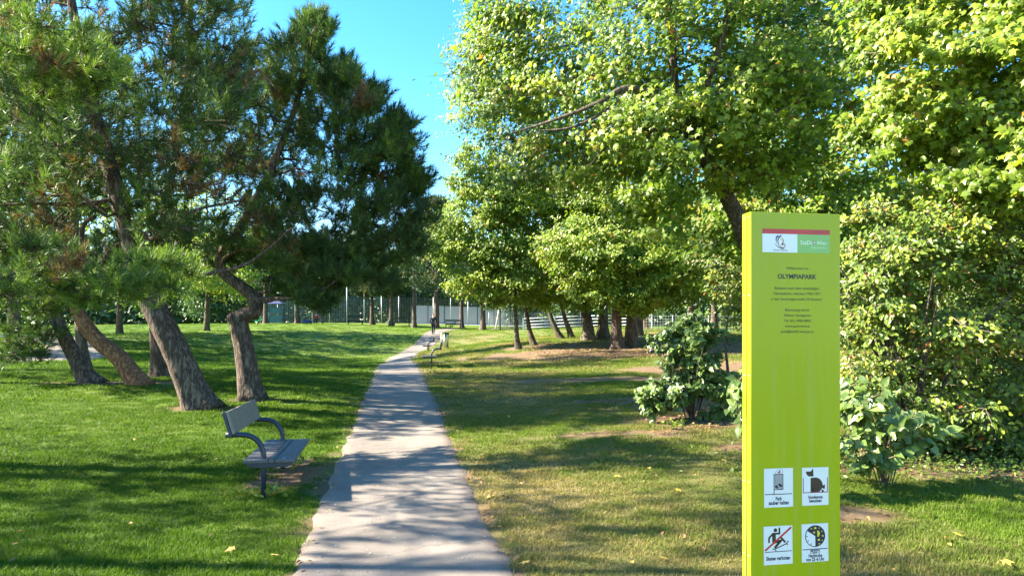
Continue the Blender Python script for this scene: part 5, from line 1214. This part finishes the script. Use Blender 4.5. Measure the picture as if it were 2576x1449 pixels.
# ------------------------------------------------------------------ grass, fallen leaves, petals
def grass_patch(seed, n, rad, h, w, mat):
    rng = np.random.default_rng(seed); V = []; F3 = []; F4 = []; k = 0
    for i in range(n):
        r_ = rad * math.sqrt(rng.random()); a = rng.random() * 6.283; p = np.array([r_ * math.cos(a), r_ * math.sin(a), -0.008]); hh = h * (0.45 + 0.75 * rng.random()); yaw = rng.random() * 6.283
        lean = np.array([math.cos(yaw), math.sin(yaw), 0]) * hh * (0.25 + 0.7 * rng.random()); s = np.array([-math.sin(yaw), math.cos(yaw), 0]) * w * (0.6 + 0.6 * rng.random())
        m_ = p + lean * 0.35 + np.array([0, 0, hh * 0.6]); e = p + lean + np.array([0, 0, hh * (0.85 + .2 * rng.random())])
        V += [p - s, p + s, m_ + s * 0.8, m_ - s * 0.8, e]; F4.append((k, k + 1, k + 2, k + 3)); F3.append((k + 3, k + 2, k + 4)); k += 5
    q = MB(); q.add(V, F4); q.F[3] = [np.array(F3)]; q.A[3] = [np.zeros(len(F3), np.float32)]
    return bpy.data.objects.new('grass_tuft', q.mesh('grass_tuft', mat))


M['grass'] = leaf_mat('grass_blades', ((0.0, (0.062, 0.122, 0.010)), (0.3, (0.115, 0.185, 0.016)), (0.6, (0.15, 0.175, 0.04)), (0.85, (0.28, 0.225, 0.09)), (1.0, (0.40, 0.31, 0.16))), rough=0.6, trans=0.36, spec=0.12, attr_type='INSTANCER')


def scatter(name, pts, rot, scl, tint, protos_, label, cat=None, kind='stuff'):
    me = bpy.data.meshes.new(name); me.vertices.add(len(pts)); me.vertices.foreach_set('co', np.asarray(pts, np.float32).ravel())
    for nm, ty, arr in (('rot', 'FLOAT_VECTOR', rot), ('scl', 'FLOAT_VECTOR', scl), ('tint', 'FLOAT', tint)):
        a = me.attributes.new(nm, ty, 'POINT'); a.data.foreach_set('vector' if ty == 'FLOAT_VECTOR' else 'value', np.asarray(arr, np.float32).ravel())
    me.update(); o = link(name, me); tag(o, label, cat, kind=kind)
    ng = bpy.data.node_groups.new(name, 'GeometryNodeTree'); ng.interface.new_socket('Geometry', in_out='INPUT', socket_type='NodeSocketGeometry'); ng.interface.new_socket('Geometry', in_out='OUTPUT', socket_type='NodeSocketGeometry')
    N = ng.nodes.new; Lk = ng.links.new; gi = N('NodeGroupInput'); go = N('NodeGroupOutput'); ip = N('GeometryNodeInstanceOnPoints'); jn = N('GeometryNodeJoinGeometry')
    for pr in protos_:
        oi = N('GeometryNodeObjectInfo'); oi.inputs['Object'].default_value = pr; gti = N('GeometryNodeGeometryToInstance'); Lk(oi.outputs['Geometry'], gti.inputs[0]); Lk(gti.outputs[0], jn.inputs[0])
    def at(nm, ty):
        a = N('GeometryNodeInputNamedAttribute'); a.data_type = ty; a.inputs['Name'].default_value = nm; return a.outputs[0]
    rv = N('FunctionNodeRandomValue'); rv.data_type = 'INT'; rv.inputs[4].default_value = 0; rv.inputs[5].default_value = len(protos_) - 1
    m2p = N('GeometryNodeMeshToPoints'); Lk(gi.outputs[0], m2p.inputs['Mesh'])
    Lk(m2p.outputs[0], ip.inputs['Points']); Lk(jn.outputs[0], ip.inputs['Instance']); ip.inputs['Pick Instance'].default_value = True; Lk(rv.outputs[2], ip.inputs['Instance Index'])
    e2r = N('FunctionNodeEulerToRotation'); Lk(at('rot', 'FLOAT_VECTOR'), e2r.inputs[0]); Lk(e2r.outputs[0], ip.inputs['Rotation']); Lk(at('scl', 'FLOAT_VECTOR'), ip.inputs['Scale']); Lk(ip.outputs[0], go.inputs[0])
    md = o.modifiers.new('scatter', 'NODES'); md.node_group = ng
    return o


def strip_points(y0, y1, spacing, rng, margin=0.8):
    out = []; y = y0
    while y < y1:
        x = np.arange(-0.705 * y - margin, 0.705 * y + margin, spacing); out.append(np.c_[x + rng.normal(size=len(x)) * spacing * .35, y + rng.normal(size=len(x)) * spacing * .35]); y += spacing * 0.9
    return np.concatenate(out)


rng = np.random.default_rng(77)
fine = [grass_patch(600 + k, 84, 0.115, 0.044, 0.0029, M['grass']) for k in range(4)]
P = [strip_points(4.6, 9, 0.115, rng), strip_points(9, 15, 0.155, rng), strip_points(15, 25, 0.25, rng), strip_points(25, 44, 0.42, rng), strip_points(44, 84, 0.85, rng)]
S_ = np.concatenate([np.full(len(p), s) for p, s in zip(P, (1.0, 1.35, 2.1, 3.4, 6.0))]); P = np.concatenate(P)
soil = soil_mask(P[:, 0], P[:, 1]); edge = dist_poly(P[:, 0], P[:, 1], pc) - PW + (fbm(np.c_[P * 2.3, P[:, :1] * 0], 8, 2) - .5) * 0.28
ok = (edge > 0.035 * S_) & (rng.random(len(P)) > soil * 0.93) & (rng.random(len(P)) > np.clip((P[:, 1] - 34) / 62, 0, 0.8)) & (dist_poly(P[:, 0], P[:, 1], lpc) > 1.55)
P, S_ = P[ok], S_[ok]; n = len(P); dry = dry_mask(P[:, 0], P[:, 1]); tall = 0.75 + 0.8 * fbm(np.c_[P * 0.8, P[:, :1] * 0], 15, 3)
edge = edge[ok]; lush = np.clip(1 - edge / 0.25, 0, 1) * 0.35
zs = tall * (0.92 + 0.22 * np.minimum(S_ - 1, 2.6)) * (0.85 + 0.3 * rng.random(n)) * (1 - 0.25 * dry) + lush
scatter('grass', np.c_[P, ground(P[:, 0], P[:, 1])], np.c_[rng.normal(size=(n, 2)) * .06, rng.random(n) * 6.283], np.c_[S_, S_, zs], np.clip(dry * 0.85 + rng.normal(size=n) * 0.1, 0, 1), fine, 'blades of mown grass covering the lawn')

# litter on the bare earth and scattered dry leaves
q = MB(); P = np.c_[rng.uniform(-6, 9, 9000), rng.uniform(5, 16, 9000)]; P = np.r_[P, np.c_[rng.uniform(-1, 14, 5000), rng.uniform(28, 38, 5000)]]
keep = (rng.random(len(P)) < 0.03 + 0.05 * (P[:, 0] > -0.2) + 0.5 * (np.abs(dist_poly(P[:, 0], P[:, 1], pc) - PW - 0.05) < 0.16) + 0.72 * soil_mask(P[:, 0], P[:, 1]) * (P[:, 0] > 1.0)) & (dist_poly(P[:, 0], P[:, 1], pc) > PW * 0.8); P = P[keep]; m = len(P)
place(q, LEAF_V, LEAF_F, np.c_[P, ground(P[:, 0], P[:, 1]) + 0.012 + .02 * rng.random(m)], np.array([0, 0, 1.0]) + rng.normal(size=(m, 3)) * .35, rng.normal(size=(m, 3)), (0.035 + .035 * rng.random(m)) * np.where(P[:, 1] > 20, 1.8, 1), rng.random(m) * 0.85)
tag(q.build('leaf_litter', M['litter'], None, False), 'small brown leaves lying over the bare earth', None, kind='stuff')
M['petal'] = plain('pale_petal', (0.30, 0.33, 0.34), 0.5, noise=0.2)
q = MB(); yy = 4.8 + 8 * rng.random(420) ** 1.4; xx = np.interp(yy, PATH[:, 1], PATH[:, 0]) + np.where(rng.random(420) < .6, rng.normal(size=420) * .28 - .35, rng.uniform(-.8, .8, 420)); ok = np.abs(xx - np.interp(yy, PATH[:, 1], PATH[:, 0])) < .82; xx, yy = xx[ok], yy[ok]; m = len(xx)
place(q, LEAF_V, LEAF_F, np.c_[xx, yy, ground(xx, yy) + .018], np.array([0, 0, 1.0]) + rng.normal(size=(m, 3)) * .2, rng.normal(size=(m, 3)), .010 + .016 * rng.random(m), np.full(m, .5))
tag(q.build('petal_litter', M['petal'], None, False), 'small pale flakes of leaf strewn on the path', None, kind='stuff')
lm = []
for k, tv_ in enumerate((0.95, 0.8, 0.6)):
    z_ = MB(); z_.add(MAPLE_V, MAPLE_F, tv_); lm.append(z_.mesh('fallen_leaf', M['litter']))
for k, (u, v, d) in enumerate(((1672, 0, 5.75), (1480, 0, 5.62), (2370, 0, 6.2), (2410, 0, 6.25), (1330, 0, 5.7), (1275, 0, 6.0), (1700, 0, 7.8), (1560, 0, 8.4), (2240, 0, 5.9), (2520, 0, 5.6), (690, 0, 5.9), (590, 0, 6.1), (1960, 0, 9.6), (1820, 0, 9.0))):
    p = base_at(u, d); o = link('fallen_leaf', lm[k % 3]); s = 0.075 + .03 * ((k * 7) % 5) / 5; o.scale = (s, s, s); o.location = (p[0], p[1], p[2] + .05); o.rotation_euler = (.25 * math.sin(k), .3 * math.cos(k * 2), k * 1.9)
    tag(o, ('yellow', 'tan', 'brown')[k % 3] + ' fallen maple leaf ' + ('in the near grass midway between path and sign', 'in the grass near the path at the bottom edge', 'in dry grass right of the sign beside a tan one', 'close beside another leaf right of the sign', 'on the right edge of the path near the bottom', 'at the ragged right edge of the path', 'in shade halfway between path and sign', 'in the sunny strip right of the path', 'hidden by the right edge of the sign', 'in the bottom right corner of the dry grass', 'in the shaded grass left of the path', 'in the shaded lawn below the bench', 'behind the sign in the dry grass', 'in the dry grass left of the sign')[k], 'leaf', 'fallen leaves in the grass')
q = MB(); m = 2600; P = np.c_[rng.normal(5.6, 1.5, m), rng.normal(9.0, 0.5, m)]; hh = .02 + .16 * rng.random(m) ** 2 * np.clip((P[:, 1] - 8.2), .2, 1)
place(q, OVAL_V, OVAL_F, np.c_[P, ground(P[:, 0], P[:, 1]) + hh], np.array([-.3, -.2, .6]) + rng.normal(size=(m, 3)) * .4, rng.normal(size=(m, 3)), .035 + .03 * rng.random(m), np.clip(.3 + rng.normal(size=m) * .15, .02, .8))
tag(q.build('undergrowth', M['shrub'], None, False), 'low green undergrowth on the earth below the tall shrub', None, kind='stuff')
# low weeds at the bench foot and on the bare earth
for k, (u, d, lab) in enumerate(((672, 8.05, 'tuft of weeds round the foot of the nearest bench'), (735, 9.6, 'weeds at the far foot of the nearest bench'), (1700, 11.2, 'small green weed in front of the loose shrub'), (1085, 25.2, 'bright weeds round the foot of the second bench'))):
    b = base_at(u, d); w_ = thing('weed', lab, 'plant', b); rg = np.random.default_rng(700 + k); q = MB(); m = 46; rr = .16 if k != 3 else .35
    pp = np.c_[rg.normal(size=(m, 2)) * rr * .6, .02 + .11 * rg.random(m)]; place(q, OVAL_V, OVAL_F, pp, np.array([0, -.2, .7]) + rg.normal(size=(m, 3)) * .4, rg.normal(size=(m, 3)) + np.array([0, 0, .5]), .05 + .04 * rg.random(m), .45 + .3 * rg.random(m)); q.build('leaves', M['shrub'], w_, False)['kind'] = 'stuff'
    q = MB()
    for i in range(6): a = i * 1.05; q.tube([(0, 0, -.02), (.05 * math.cos(a), .05 * math.sin(a), .06), (.1 * math.cos(a), .1 * math.sin(a), .12)], .003, 4)
    q.build('stems', M['twig'], w_)['kind'] = 'stuff'
